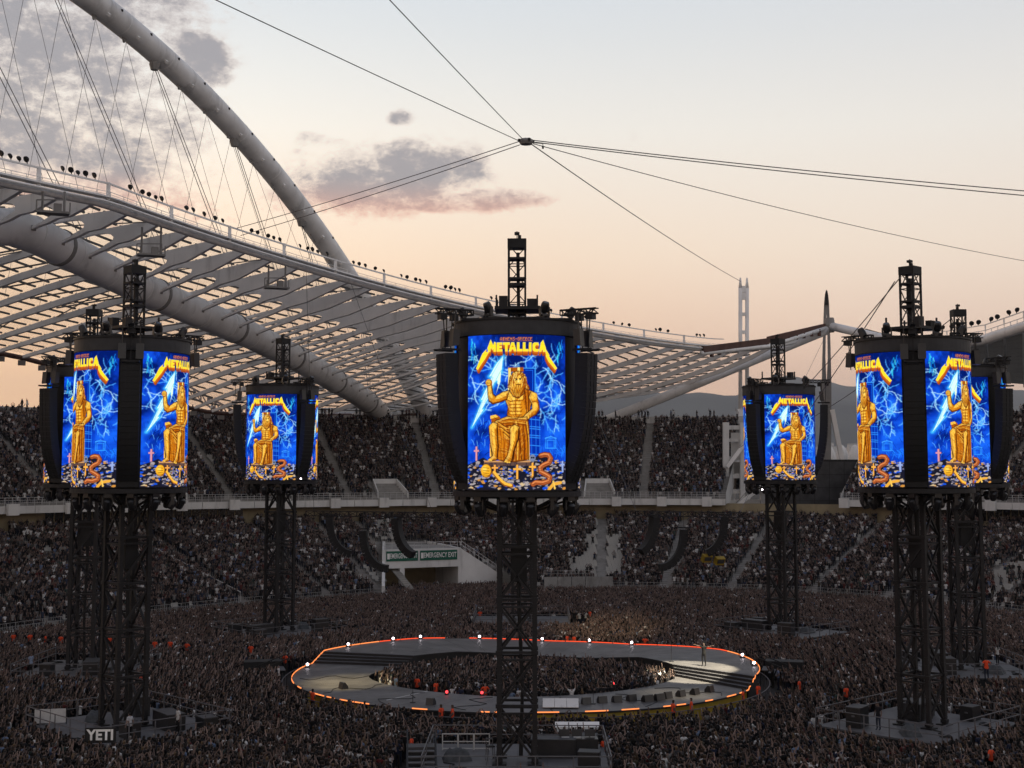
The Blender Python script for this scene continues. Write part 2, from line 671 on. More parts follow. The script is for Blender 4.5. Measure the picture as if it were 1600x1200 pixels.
# back wall of the lower tier with its glazed boxes
pb = frange(PH0, PH1, 110)
for i in range(len(pb) - 1):
    m = MB()
    a, b = ell(pb[i], 34.02), ell(pb[i + 1], 34.02)
    m.add([(*a.xy, 9.0), (*b.xy, 9.0), (*b.xy, 12.3), (*a.xy, 12.3)], [(0, 1, 2, 3)])
    pxm = 800 + FPX * a.x / a.y if a.y > 5 else -999
    glazed = (60 < pxm < 380) or (1380 < pxm < 1700)
    P(m.build('back_wall', M['beige_wall']), lower)
    if glazed:
        for k in range(2):
            q0, q1 = a.lerp(b, k / 2 + 0.03), a.lerp(b, k / 2 + 0.47)
            n_ = Vector((CX - a.x, CY - a.y, 0)).normalized() * 0.08
            m = MB()
            m.prism([(0, 10.2), (1, 10.2), (1, 12.0), (0, 12.0)], lambda u, v, t, q0=q0, q1=q1, n_=n_: tuple(q0.lerp(q1, u).xy + (n_ * t).xy) + (v,), 0, 1)
            P(m.build('window_pane', M['glass']), lower)


def stairway(parent, px, w0, w1, zf, rows, off=0.0, width=1.3, mat=None):
    """an aisle of steps running up a tier"""
    m = MB()
    ph = phi_of(px, (w0 + w1) / 2)
    dw = (w1 - w0) / rows
    r = 88.0
    for k in range(rows * 2):
        w = w0 + dw * k / 2
        z = zf(w0 + dw * (k // 2)) + (0.03 if k % 2 == 0 else 0.16)
        a, b = ell(ph - width / 2 / r, w), ell(ph + width / 2 / r, w)
        c, d = ell(ph - width / 2 / r, w + dw / 2), ell(ph + width / 2 / r, w + dw / 2)
        m.add([(*a.xy, z), (*b.xy, z), (*d.xy, z), (*c.xy, z), (*a.xy, z - 0.3), (*b.xy, z - 0.3)], [(0, 1, 2, 3), (4, 5, 1, 0)])
    P(m.build('stairway', mat or M['stair']), parent)
    return ph


M['stair'] = material('stair', (0.27, 0.26, 0.245), 0.85, var=0.15, scale=0.8, stain=0.3)
LOW_AISLES = [stairway(lower, px, 0.4, LOW_W, low_z, LOW_N) for px in (-60, 120, 300, 452, 545, 600, 1060, 1180, 1330, 1470, 1575, 1660)]
LOW_AISLES += [stairway(lower, 944, 1.0, LOW_W, low_z, LOW_N, width=2.8, mat=M['concrete'])]
# a sloping handrail beside one aisle
m = MB()
ph = phi_of(330, 10)
m.bar(ell(ph, 1, low_z(1) + 1.2), ell(ph - 0.03, 20, low_z(20) + 1.2), 0.08)
for k in range(7):
    w = 1 + 19 * k / 6
    q = ell(ph - 0.03 * k / 6, w, low_z(w))
    m.bar(q, q + Vector((0, 0, 1.2)), 0.07)
P(m.build('handrail', M['white_rail']), lower)

# ---- emergency exit portal
pa, pbb = ell(PORT_A, PORT_F), ell(PORT_B, PORT_F)
ex = (pbb - pa); plen = ex.length; ex.normalize()
eb = Vector((-ex.y, ex.x, 0))
if eb.y < 0:
    eb = -eb


def pf(u, d, z):
    return pa + ex * u + eb * d + Vector((0, 0, z))


portal = thing('exit_portal', 'white exit portal with two green emergency exit signs over a dim tunnel', 'portal', tuple(pa))
m = MB()
m.prism([(0, 3.95), (plen, 3.95), (plen, 6.6), (0, 6.6)], lambda u, v, t: tuple(pf(u, t, v)), 0, 0.5)
P(m.build('lintel', M['white_wall']), portal)
m = MB()
m.prism([(0, 6.25), (plen, 6.25), (plen, 6.58), (0, 6.58)], lambda u, v, t: tuple(pf(u + (_skew * (t - 0.5)) * (1 - u / plen), t, v)), 0.52, 14)
P(m.build('roof_slab', M['concrete']), portal)
for u0, sk in ((-0.45, _skew), (plen, 0.0)):
    m = MB()
    m.prism([(-9.5, 0), (14, 0), (14, 7.0), (0, 6.6), (-0.1, 4.9), (-9.5, 2.4)] if sk else [(0, 0), (14, 0), (14, 7.0), (0, 6.6)], lambda d, v, t: tuple(pf(u0 + t + sk * d, d, v)), 0, 0.45)
    P(m.build('side_wall', M['white_wall']), portal)
m = MB()
m.prism([(_skew * 9.3, 0), (plen, 0), (plen, 6.5), (_skew * 9.3, 6.5)], lambda u, v, t: tuple(pf(u, t, v)), 9.0, 9.3)
P(m.build('tunnel_wall', M['beige_wall']), portal)
m = MB()
m.prism([(2.2, 0), (2.9, 0), (2.9, 3.93), (2.2, 3.93)], lambda u, v, t: tuple(pf(u, t, v)), -0.05, 0.6)
P(m.build('column', M['white_wall']), portal)
m = MB()
m.prism([(plen + 0.47, 0), (plen + 6.2, 0), (plen + 6.2, 2.9), (plen + 0.47, 6.5)], lambda u, v, t: tuple(pf(u, t, v)), 0.0, 0.35)
P(m.build('wing_wall', M['white_wall']), portal)
m = MB()
for k in range(9):
    u = plen + 0.5 + 5.6 * k / 8
    z = 6.5 - 3.6 * k / 8
    m.bar(pf(u, 0.2, z), pf(u, 0.2, z + 1.1), 0.07)
m.bar(pf(plen + 0.5, 0.2, 7.6), pf(plen + 6.1, 0.2, 4.0), 0.07)
m.bar(pf(plen + 0.5, 0.2, 7.1), pf(plen + 6.1, 0.2, 3.5), 0.07)
P(m.build('wing_rail', M['white_rail']), portal)
m = MB()
for k in range(11):
    u = plen * k / 10
    m.bar(pf(u, 0.3, 6.6), pf(u, 0.3, 7.5), 0.07)
m.bar(pf(0, 0.3, 7.5), pf(plen, 0.3, 7.5), 0.07); m.bar(pf(0, 0.3, 7.05), pf(plen, 0.3, 7.05), 0.06)
P(m.build('top_rail', M['white_rail']), portal)


def text_mesh(txt, size=1.0, extrude=0.0, bold=0.0, align='CENTER'):
    cu = bpy.data.curves.new('lettering', 'FONT')
    cu.body = txt
    cu.size = size
    cu.align_x = align
    cu.align_y = 'CENTER'
    cu.extrude = extrude
    cu.offset = bold
    cu.resolution_u = 2
    o = bpy.data.objects.new('lettering', cu)
    COL.objects.link(o)
    dg = bpy.context.evaluated_depsgraph_get()
    me = bpy.data.meshes.new_from_object(o.evaluated_get(dg))
    bpy.data.objects.remove(o)
    bpy.data.curves.remove(cu)
    return me


for j, (u0, u1) in enumerate(((0.15, plen * 0.44), (plen * 0.47, plen - 0.2))):
    m = MB()
    m.prism([(u0, 4.95), (u1, 4.95), (u1, 6.35), (u0, 6.35)], lambda u, v, t: tuple(pf(u, t, v)), -0.1, -0.01)
    sg = P(m.build('exit_sign', M['green_sign']), portal)
    me = text_mesh('EMERGENCY EXIT', 0.86, 0.0, 0.012)
    me.materials.clear(); me.materials.append(M['white_print'])
    xs = [v.co.x for v in me.vertices]
    wd = max(xs) - min(xs)
    sc_ = min(1.0, (u1 - u0 - 0.7) / wd)
    for v in me.vertices:
        q = pf((u0 + u1) / 2 + 0.2 + v.co.x * sc_, -0.115, 5.65 + v.co.y * 1.15)
        v.co = q
    lt = obj('sign_lettering', me)
    lt.parent = sg
    lt.matrix_parent_inverse = Matrix.Identity(4)
    lt.location = -Vector(sg.location) - Vector(portal.location)
    lt.location = Vector((0, 0, 0)) - Vector(portal.location) - Vector(sg.location)
    # running figure box at the left of each sign
    m = MB()
    m.prism([(u0 + 0.12, 5.25), (u0 + 0.5, 5.25), (u0 + 0.5, 6.05), (u0 + 0.12, 6.05)], lambda u, v, t: tuple(pf(u, t, v)), -0.13, -0.11)
    bx = m.build('sign_symbol', M['white_print'])
    bx.parent = sg
    bx.location = -Vector(portal.location) - Vector(sg.location)

# ------------------------------------------------------------------ upper tier, in two wings
GAP = 10.5


def phi_t(t, w):
    return math.asin(t / (60.0 + w))


def upper_wing(label, phA, phB, aisles, voms):
    up = thing('upper_grandstand', label, 'grandstand', tuple(ell((phA + phB) / 2, UP_W0)))
    n = max(8, int((phB - phA) / R(1.2)))
    phs = frange(phA, phB, n)
    P(terrace(phs, UP_W0, UP_W1, UP_Z0, UP_Z1, UP_N).build('terrace', M['concrete']), up)
    # solid soffit and back
    m = MB()
    b = []
    for p in phs:
        b.append([ell(p, UP_W0 - 0.3, 12.2), ell(p, 38, 12.28), ell(p, UP_W1 + 0.4, UP_Z1 - 1.2)])
    for i in range(n - 1):
        for k in range(2):
            m.add([b[i][k], b[i + 1][k], b[i + 1][k + 1], b[i][k + 1]], [(0, 1, 2, 3)])
    P(m.build('soffit', M['concrete']), up)
    # end wall
    for pe in (phA, phB):
        m = MB()
        m.add([ell(pe, UP_W0, 12.25), ell(pe, 38, 12.3), ell(pe, UP_W1, UP_Z1 - 1.2), ell(pe, UP_W1, UP_Z1 + 1.2), ell(pe, UP_W0, 14.0)], [(0, 1, 2, 3, 4)])
        P(m.build('end_wall', M['white_wall']), up)
    # parapet band in lengths, with railing and light boxes
    k = max(4, int((phB - phA) / R(2.2)))
    pp = frange(phA, phB, k)
    for i in range(k - 1):
        e = 0.0004
        m = MB()
        q = [ell(pp[i] + e, UP_W0 - 0.7), ell(pp[i + 1] - e, UP_W0 - 0.7), ell(pp[i + 1] - e, UP_W0 - 0.32), ell(pp[i] + e, UP_W0 - 0.32)]
        m.add([(*v.xy, 12.05) for v in q] + [(*v.xy, 13.05) for v in q], [(3, 2, 1, 0), (4, 5, 6, 7), (0, 1, 5, 4), (1, 2, 6, 5), (2, 3, 7, 6), (3, 0, 4, 7)])
        P(m.build('parapet_panel', M['white_wall']), up)
        m = MB()
        a, c = ell(pp[i], UP_W0 - 0.5), ell(pp[i + 1], UP_W0 - 0.5)
        for zz in (0.42, 0.75, 1.1):
            m.bar((*a.xy, 13.05 + zz), (*c.xy, 13.05 + zz), 0.06)
        for j in range(4):
            v = a.lerp(c, j / 4)
            m.bar((*v.xy, 13.05), (*v.xy, 14.15), 0.06)
        P(m.build('parapet_rail', M['white_rail']), up)
        if i % 2 == 0:
            v = ell(pp[i] + 0.008, UP_W0 - 1.1)
            m = MB()
            m.box((v.x, v.y, 12.6), (1.5, 0.7, 1.5), math.atan2(CX - v.x, v.y - CY))
            P(m.build('light_box', M['white_wall']), up)
    # top wall with rail
    m = MB()
    for i in range(n - 1):
        a, c = ell(phs[i], UP_W1), ell(phs[i + 1], UP_W1)
        m.add([(*a.xy, UP_Z1 - 1.3), (*c.xy, UP_Z1 - 1.3), (*c.xy, UP_Z1 + 0.95), (*a.xy, UP_Z1 + 0.95)], [(0, 1, 2, 3)])
        m.bar((*a.xy, UP_Z1 + 1.0), (*c.xy, UP_Z1 + 1.0), 0.1)
    P(m.build('top_wall', M['white_wall']), up)
    out = []
    for px in aisles:
        out.append(stairway(up, px, UP_W0 + 0.5, UP_W1, up_z, UP_N, width=2.0 if px == 1015 else 1.0))
    # stair mouths near the parapet
    vo = []
    for px in voms:
        p = phi_of(px, UP_W0 + 4)
        o = ell(p, UP_W0 + 1.2)
        fr = (ell(p + 0.01, UP_W0 + 1.2) - o).normalized()
        bk = Vector((-fr.y, fr.x, 0))
        if bk.dot(o - Vector((CX, CY, 0))) < 0:
            bk = -bk
        g = lambda u, d, z, o=o, fr=fr, bk=bk: tuple(o + fr * u + bk * d + Vector((0, 0, z)))
        for sx in (-1, 1):
            m = MB()
            m.prism([(0, 13.3), (4.6, 15.1), (4.6, 16.3), (0, 14.3)], lambda d, v, t: g(sx * 2.5 + t - 0.09 + sx * (-0.5) * (d / 4.6), d, v), 0, 0.18)
            P(m.build('stair_mouth_wall', M['white_wall']), up)
        m = MB()
        m.prism([(-1.9, 15.0), (1.9, 15.0), (1.9, 16.3), (-1.9, 16.3)], lambda u, v, t: g(u, 4.62 + t, v), 0, 0.2)
        P(m.build('stair_mouth_lintel', M['white_wall']), up)
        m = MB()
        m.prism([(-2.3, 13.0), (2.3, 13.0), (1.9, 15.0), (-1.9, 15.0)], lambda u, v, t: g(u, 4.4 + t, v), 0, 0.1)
        P(m.build('stair_mouth_shade', M['dark_grey']), up)  # dark sheet across the mouth, standing in for the shade inside
        vo.append(p)
    return out, vo


_e1 = phi_t(-GAP, 45)
_e2 = phi_t(GAP, 45)
UA1, UV1 = upper_wing('upper tier packed with people left of the white stair tower', PH0, _e1, (30, 160, 322, 520, 668, 1015), (260, 610, 936))
UA2, UV2 = upper_wing('upper tier crowd at the right edge beyond the rear right video tower', _e2, PH1, (1440, 1590, 1700), (1520,))
UP_AISLES = UA1 + UA2

# ------------------------------------------------------------------ white stair tower in the gap
stt = thing('stair_tower', 'white framed stair tower at the end of the upper tier', 'tower', tuple(at(1160, 800, 230)))
def gp(px, py, D=232.0):
    return at(px, py, D)
for px, w_ in ((1134, 1.0), (1160, 0.8), (1192, 0.8)):
    m = MB()
    m.bar(gp(px, 830), gp(px, 660 if px < 1190 else 700), w_, 0.9)
    P(m.build('column', M['white_wall']), stt)
for py, h in ((668, 0.7), (688, 0.5), (716, 0.6), (744, 0.7), (768, 0.6), (786, 1.2)):
    m = MB()
    m.bar(gp(1136, py, 232.9), gp(1200, py, 232.9), 0.7, h)
    P(m.build('floor_beam', M['white_wall']), stt)
m = MB()
m.prism([(0, 0), (1, 0), (1, 1), (0, 1)], lambda u, v, t: tuple(gp(1142 + 58 * u, 716 - 40 * v, 234.0 + t)), 0, 0.4)
P(m.build('wall_panel', M['white_wall']), stt)
m = MB()
m.prism([(0, 0), (1, 0), (1, 1), (0, 1)], lambda u, v, t: tuple(gp(1142 + 58 * u, 764 - 18 * v, 234.0 + t)), 0, 0.3)
P(m.build('window_pane', M['glass']), stt)
m = MB()
m.prism([(0, 0), (1, 0), (1, 1), (0, 1)], lambda u, v, t: tuple(gp(1142 + 58 * u, 740 - 18 * v, 234.0 + t)), 0, 0.3)
P(m.build('wall_panel', M['concrete']), stt)
for (xa, ya, xb, yb) in ((1200, 752, 1140, 800), (1136, 730, 1166, 690)):
    m = MB(); m.bar(gp(xa, ya, 231.0), gp(xb, yb, 231.0), 0.6)
    P(m.build('stair_flight', M['white_steel']), stt)
# low white wall in the gap under the scoreboard
gw = thing('white_wall', 'low white wall below the black scoreboard', 'wall', tuple(at(1270, 815, 228)))
for i in range(6):
    m = MB()
    x0 = 1200 + 34 * i
    m.prism([(0, 0), (0.985, 0), (0.985, 1), (0, 1)], lambda u, v, t: tuple(at(x0 + 34 * u, 830 - 52 * v, 231 + t)), 0, 0.4)
    P(m.build('wall_panel', M['white_wall']), gw)

# scoreboard
sb = thing('scoreboard', 'large black switched-off scoreboard behind the right video towers', 'scoreboard', tuple(at(1272, 806, 226)))
m = MB()
m.prism([(0, 0), (1, 0), (1, 1), (0, 1)], lambda u, v, t: tuple(at(1201 + 144 * u, 806 - 88 * v, 226 + t)), 0, 1.2)
P(m.build('cabinet', M['black']), sb)
for i in range(6):
    for j in range(4):
        m = MB()
        m.prism([(0.015, 0.015), (0.985, 0.015), (0.985, 0.985), (0.015, 0.985)], lambda u, v, t: tuple(at(1204 + 23 * (i + u), 803 - 20.5 * (j + v), 225.9 + t)), 0, 0.08)
        P(m.build('display_panel', M['dark_grey']), sb)
for px in (1215, 1270, 1330):
    m = MB(); m.bar(at(px, 806, 226.6), at(px, 850, 226.6), 0.5); P(m.build('post', M['dark_grey']), sb)

# white tent roofs beyond the scoreboard
for i, (px, D) in enumerate(((1296, 400), (1316, 405), (1336, 400), (1358, 410))):
    m = MB()
    c = at(px, 716, D)
    m.lathe([(2.2, -6.0), (2.1, 0.0), (1.7, 1.6), (1.1, 2.9), (0.4, 3.8), (0.05, 4.0)], 12, c)
    tag(m.build('tent', M['white_wall'], smooth=True), 'small white domed tent beyond the black scoreboard, %s from the left' % ('first', 'second', 'third', 'fourth')[i], 'tent', 'white tents beyond the scoreboard')
# pale houses far off at the foot of the hills
for i in range(24):
    px = 1215 + 7.4 * i + rng.uniform(-2, 2) if i < 18 else 1140 + 8 * (i - 18)
    py = rng.uniform(695, 716)
    D = rng.uniform(2300, 3600)
    p = at(px, py, D)
    w_, h_ = rng.uniform(9, 18), rng.uniform(8, 14)
    m = MB()
    m.box((p.x, p.y, p.z / 2 - 1), (w_, 12, p.z + h_))
    m.box((p.x, p.y, p.z + h_ / 2), (w_ * 1.06, 12.8, 0.8))
    tag(m.build('house', M['white_wall']), '%s tiny pale house from the left far off below the hills' % ('1st 2nd 3rd 4th 5th 6th 7th 8th 9th 10th 11th 12th 13th 14th 15th 16th 17th 18th 19th 20th 21st 22nd 23rd 24th'.split()[i + 6 if i < 18 else i - 18]), 'house', 'far houses below the hills')

# ------------------------------------------------------------------ ladder mast
ma = thing('ladder_mast', 'tall white twin-column mast with rungs left of the pointed mast', 'mast', tuple(at(1150, 800, 262)))
DM = 262.0
for dx in (-5.2, 5.2):
    m = MB()
    m.tube([at(1162 + dx, 640, DM), at(1162 + dx, 450, DM)], 0.38, 8)
    m.tube([at(1162 + dx, 450, DM), at(1162 + dx, 434, DM)], [0.38, 0.14], 8)
    P(m.build('column', M['white_steel'], smooth=True), ma)
for py in (452, 463, 491, 519, 547, 575, 605, 632):
    m = MB(); m.bar(at(1158.5, py, DM), at(1166, py, DM), 0.5, 0.65 if py > 470 else 1.3)
    P(m.build('rung', M['white_steel']), ma)
for xa, xb in ((1158, 1139), (1167, 1166)):
    m = MB(); m.tube([at(xa, 640, DM), at(xb, 812, DM)], 0.75, 8)
    P(m.build('splayed_leg', M['white_steel'], smooth=True), ma)

# pointed flame mast
pm_ = thing('pointed_mast', 'slim pointed grey mast with a long slot rising behind the roof tip', 'mast', tuple(at(1292, 720, 285)))
DQ = 285.0
m = MB()
prof = [(718, 7.0), (660, 7.6), (600, 7.6), (560, 6.8), (520, 5.6), (490, 4.6), (472, 3.8), (460, 2.6), (453, 0.8)]
for sgn in (-1, 1):
    m2 = MB()
    outl, inl = [], []
    for py, hw in prof:
        inner = 0.0
        if 500 < py < 600:
            inner = 1.8 * math.sin((py - 500) / 100 * PI)
        outl.append((1291.5 + sgn * hw, py)); inl.append((1291.5 + sgn * inner + sgn * 0.01, py))
    n_ = len(outl)
    vv = []
    for t in (0, 1.2):
        for q in outl + inl:
            vv.append(tuple(at(q[0], q[1], DQ + t)))
    fs = []
    for i in range(n_ - 1):
        o1, o2, i1, i2 = i, i + 1, n_ + i, n_ + i + 1
        b = 2 * n_
        fs += [(o1, o2, i2, i1), (b + i1, b + i2, b + o2, b + o1), (o2, o1, b + o1, b + o2), (i1, i2, b + i2, b + i1)]
    m2.add(vv, fs)
    P(m2.build('blade', M['grey_steel']), pm_)
m = MB(); m.tube([at(1291.5, 476, DQ - 0.3), at(1291.5, 455, DQ - 0.3)], [0.5, 0.2], 8)
P(m.build('burner', M['black']), pm_)
m = MB(); m.bar(at(1300, 640, DQ), at(1316, 722, DQ), 0.9)
P(m.build('prop', M['white_steel']), pm_)
# ================================================================== ROOF
def panel_material():
    m = bpy.data.materials.new('roof_sheet')
    m.use_nodes = True
    t = m.node_tree
    t.nodes.clear()
    N = NT(t)
    o = t.nodes.new('ShaderNodeOutputMaterial')
    tr = t.nodes.new('ShaderNodeBsdfTransparent')
    tl = t.nodes.new('ShaderNodeBsdfTranslucent')
    gl = t.nodes.new('ShaderNodeBsdfGlossy')
    gl.inputs['Roughness'].default_value = 0.25
    tc = t.nodes.new('ShaderNodeTexCoord')
    n = N.noise(tc.outputs['Object'], 0.25, 4.0, 0.6)
    col = N.ramp(n, [(0.3, (0.80, 0.78, 0.74)), (0.7, (0.95, 0.93, 0.90))])
    t.links.new(col, tr.inputs[0])
    tl.inputs[0].default_value = (0.75, 0.73, 0.70, 1)
    m1 = t.nodes.new('ShaderNodeMixShader')
    m1.inputs[0].default_value = 0.15
    t.links.new(tr.outputs[0], m1.inputs[1]); t.links.new(tl.outputs[0], m1.inputs[2])
    m2 = t.nodes.new('ShaderNodeMixShader')
    m2.inputs[0].default_value = 0.04
    t.links.new(m1.outputs[0], m2.inputs[1]); t.links.new(gl.outputs[0], m2.inputs[2])
    t.links.new(m2.outputs[0], o.inputs[0])
    return m


M['sheet'] = panel_material()
M['purlin'] = material('purlin', (0.12, 0.118, 0.115), 0.6, var=0.2, scale=0.4)

t_out = pchip([0, 50, 90, 112, 128, 142, 150, 157], [-90, -90, -90, -82, -64, -43, -26, -4])
z_in = pchip([0, 25, 77, 126, 140, 157], [45, 43.7, 41.2, 39.8, 41.0, 44.6])
z_out = pchip([0, 36, 60, 88, 116, 142, 157], [34.8, 34.0, 31.0, 27.9, 28.4, 31.0, 43.5])
tube_t = pchip([0, 25, 52, 80, 116, 152], [-55, -58, -61, -66, -74.5, -84])
tube_z = pchip([0, 25, 52, 80, 116, 140, 152], [42.3, 39.0, 36.2, 33.0, 28.2, 16.0, 5.0])


def t_in(s):
    return -45.0 * (1 - (s / 157.0) ** 2)


def surf(s, k):
    a = abs(s)
    ti, to = t_in(s), t_out(a)
    zi, zo = z_in(a), z_out(a)
    kt = min(max((tube_t(a) - ti) / (to - ti), 0.12), 0.8)
    zt = max(tube_z(a) + 2.5, zi + (zo - zi) * kt - 1.0)
    # smooth curve through inner edge, tube top and outer edge
    l0 = (k - kt) * (k - 1) / (kt)
    l1 = k * (k - 1) / (kt * (kt - 1))
    l2 = k * (k - kt) / (1 - kt)
    return st(s, ti + (to - ti) * k, zi * l0 + zt * l1 + zo * l2)


def k_at_t(s, t):
    ti, to = t_in(s), t_out(abs(s))
    return min(max((t - ti) / (to - ti), 0.0), 1.0)


STA = [-40 + 5 * i for i in range(39)]          # rib stations, 5 m apart
roof = thing('stadium_roof', 'sweeping white ribbed roof leaf with translucent panels over the left stand', 'roof', tuple(st(40, -80, 0)))


def RB(m, name, mat, parent=None, smooth=False):
    return P(m.build(name, mat, smooth=smooth), roof)


# torsion tube
m = MB()
m.tube([st(s, tube_t(abs(s)), tube_z(abs(s))) for s in range(-45, 150, 4)], 1.9, 24)
RB(m, 'torsion_tube', M['tube_steel'], smooth=True)
for s in range(-40, 130, 7):
    m = MB()
    m.tube([st(q, tube_t(abs(q)), tube_z(abs(q))) for q in (s - 0.07, s + 0.07)], 1.925, 24)
    RB(m, 'weld_seam', M['white_steel'])
# collars where the big cables come in
for s in range(-33, 120, 20):
    m = MB()
    a, b = s - 0.25, s + 0.25
    m.tube([st(a, tube_t(abs(a)), tube_z(abs(a))), st(b, tube_t(abs(b)), tube_z(abs(b)))], 2.02, 24)
    RB(m, 'tube_collar', M['grey_steel'])

purl, sheets = [], []
for i, s in enumerate(STA):
    if s > 146:
        continue
    a = abs(s)
    kt = k_at_t(s, tube_t(a))
    tt, tz = tube_t(a), tube_z(a)
    inside = abs(t_out(a)) > abs(tt) + 4
    # ---- inner bracket: a forked plate from the inner edge to the tube
    if inside:
        L = kt
        def zs(f):
            return surf(s, L * f).z
        def tsf(f):
            return to_st(*surf(s, L * f).xy)[1]
        top = [(tsf(f), zs(f) - 0.35) for f in (0.0, 0.2, 0.4, 0.6, 0.8, 1.0)]
        up_arm = [(tsf(1.0), zs(1.0) - 0.7), (tsf(0.8), zs(0.8) - 0.7), (tsf(0.66), zs(0.66) - 0.8)]
        uz = zs(0.56)
        notch = [(tsf(0.585), zs(0.585) - 1.05), (tsf(0.55), uz - 1.4), (tsf(0.56), uz - 1.75)]
        tgt_z = tz - 0.2
        le = tt + 1.75
        q = lambda f, dz: (tsf(0.56) + (le - tsf(0.56)) * f, (uz - 1.8) + (tgt_z - (uz - 1.8)) * f + dz)
        low_top = [q(0.25, 0.05), q(0.6, 0.0), q(1.0, 0.14)]
        low_bot = [q(1.0, -0.14), q(0.6, -0.28), q(0.25, -0.5), (tsf(0.52), zs(0.52) - 2.2)]
        bot = [(tsf(0.36), zs(0.36) - 2.1), (tsf(0.2), zs(0.2) - 1.5), (tsf(0.08), zs(0.08) - 1.0), (tsf(0.0), zs(0) - 0.7)]
        poly = top + up_arm + notch + low_top + low_bot + bot
        m = MB()
        m.prism(poly, lambda t, z, w: tuple(st(s + w, t, z)), -0.26, 0.26)
        RB(m, 'bracket', M['white_steel'])
        m = MB()
        c = st(s, le + 0.05, tgt_z)
        m.box(c, (0.5, 0.35, 0.5), _a)
        RB(m, 'bracket_pin', M['grey_steel'])
    # ---- outer rib from the tube to the outer edge
    k0 = kt if inside else 0.0
    pts = [k0 + (1 - k0) * f for f in (0.0, 0.15, 0.35, 0.6, 0.8, 1.0)]
    dep = [0.7, 0.85, 0.8, 0.7, 0.6, 0.4]
    top = [(to_st(*surf(s, k).xy)[1], surf(s, k).z - 0.35) for k in pts]
    bot = [(to_st(*surf(s, k).xy)[1], surf(s, k).z - 0.35 - d) for k, d in zip(pts, dep)][::-1]
    m = MB()
    m.prism(top + bot, lambda t, z, w: tuple(st(s + w, t, z)), -0.24, 0.24)
    RB(m, 'outer_rib', M['white_steel'])
    # slim strut under the outer rib
    if inside:
        m = MB()
        a0 = st(s, tt - 1.7, tz - 0.4)
        k1 = k0 + (1 - k0) * 0.42
        b0 = surf(s, k1) - Vector((0, 0, 1.3))
        m.bar(a0, b0, 0.16)
        RB(m, 'strut', M['grey_steel'])
    if i + 1 < len(STA) and STA[i + 1] <= 146:
        s2 = STA[i + 1]
        width = abs(t_out(abs(s)) - t_in(s))
        n = max(4, int(width / 1.9))
        ks = [j / n for j in range(n + 1)]
        for k in ks[1:-1]:
            p0, p1 = surf(s + 0.3, k), surf(s2 - 0.3, k)
            purl.append((min(p0.y, p1.y), p0 - Vector((0, 0, 0.2)), p1 - Vector((0, 0, 0.2))))
        for c in range(3):
            kk = [ks[j] for j in range(int(n * c / 3), int(n * (c + 1) / 3) + 1)]
            sheets.append((s + 0.03, s2 - 0.03, kk))
purl.sort(key=lambda q: q[0])
vis = [q for q in purl if -60 < pix(q[2])[0] < 1300]
for q in vis[:300]:
    m = MB(); m.bar(q[1], q[2], 0.2, 0.22)
    RB(m, 'purlin', M['purlin'])
m = MB()
rest = [q for q in purl if not (q in vis[:300])]
for q in rest:
    m.bar(q[1], q[2], 0.2, 0.22)
o = RB(m, 'purlin', M['purlin']); o['kind'] = 'stuff'
for s, s2, kk in sheets:
    m = MB()
    v = []
    for k in kk:
        v += [surf(s, k) + Vector((0, 0, 0.02)), surf(s2, k) + Vector((0, 0, 0.02))]
    m.add(v, [(2 * j, 2 * j + 1, 2 * j + 3, 2 * j + 2) for j in range(len(kk) - 1)])
    RB(m, 'roof_panel', M['sheet'])

# diagonal wind bracing seen through the panels
for s in range(-35, 130, 20):
    m = MB()
    for k0, k1 in ((0.03, 0.3), (0.3, 0.03), (0.4, 0.7), (0.7, 0.4), (0.7, 0.98)):
        m.bar(surf(s, k0) - Vector((0, 0, 0.45)), surf(s + 5, k1) - Vector((0, 0, 0.45)), 0.12)
    RB(m, 'wind_bracing', M['grey_steel'])

# inner edge: tube, catwalk, railing, floodlights
edge = [s for s in range(-40, 158, 3)]
def ie(s, dz, dt=0.0):
    return st(s, t_in(s) + dt, z_in(abs(s)) + dz)
m = MB(); m.tube([ie(s, -1.0, 0.35) for s in edge if s <= 150], 0.42, 10)
RB(m, 'edge_tube', M['tube_steel'], smooth=True)
m = MB(); m.tube([ie(s, -0.35, 0.9) for s in edge if s <= 128], 0.14, 6)
m.tube([ie(s, -0.9, 1.2) for s in edge if s <= 128], 0.12, 6)
RB(m, 'edge_beam', M['white_steel'])
for s in range(-40, 126, 10):
    m = MB()
    for j in range(5):
        a_, b_ = s + 2 * j, s + 2 * j + 2
        m.add([ie(a_, -0.5, 0.2), ie(b_, -0.5, 0.2), ie(b_, -0.5, 1.3), ie(a_, -0.5, 1.3)], [(0, 1, 2, 3)])
        m.bar(ie(a_, 0.05, 1.2), ie(b_, 0.05, 1.2), 0.05)
        m.bar(ie(a_, -0.2, 1.2), ie(b_, -0.2, 1.2), 0.04)
        m.bar(ie(a_, -0.5, 1.2), ie(a_, 0.08, 1.2), 0.05)
        m.bar(ie(a_, 0.95, 0.9), ie(b_, 0.95, 0.9), 0.16)
    RB(m, 'catwalk', M['white_steel'])
    m = MB(); m.bar(ie(s, -0.7, 0.9), ie(s, 1.05, 0.9), 0.32)
    RB(m, 'catwalk_post', M['white_steel'])


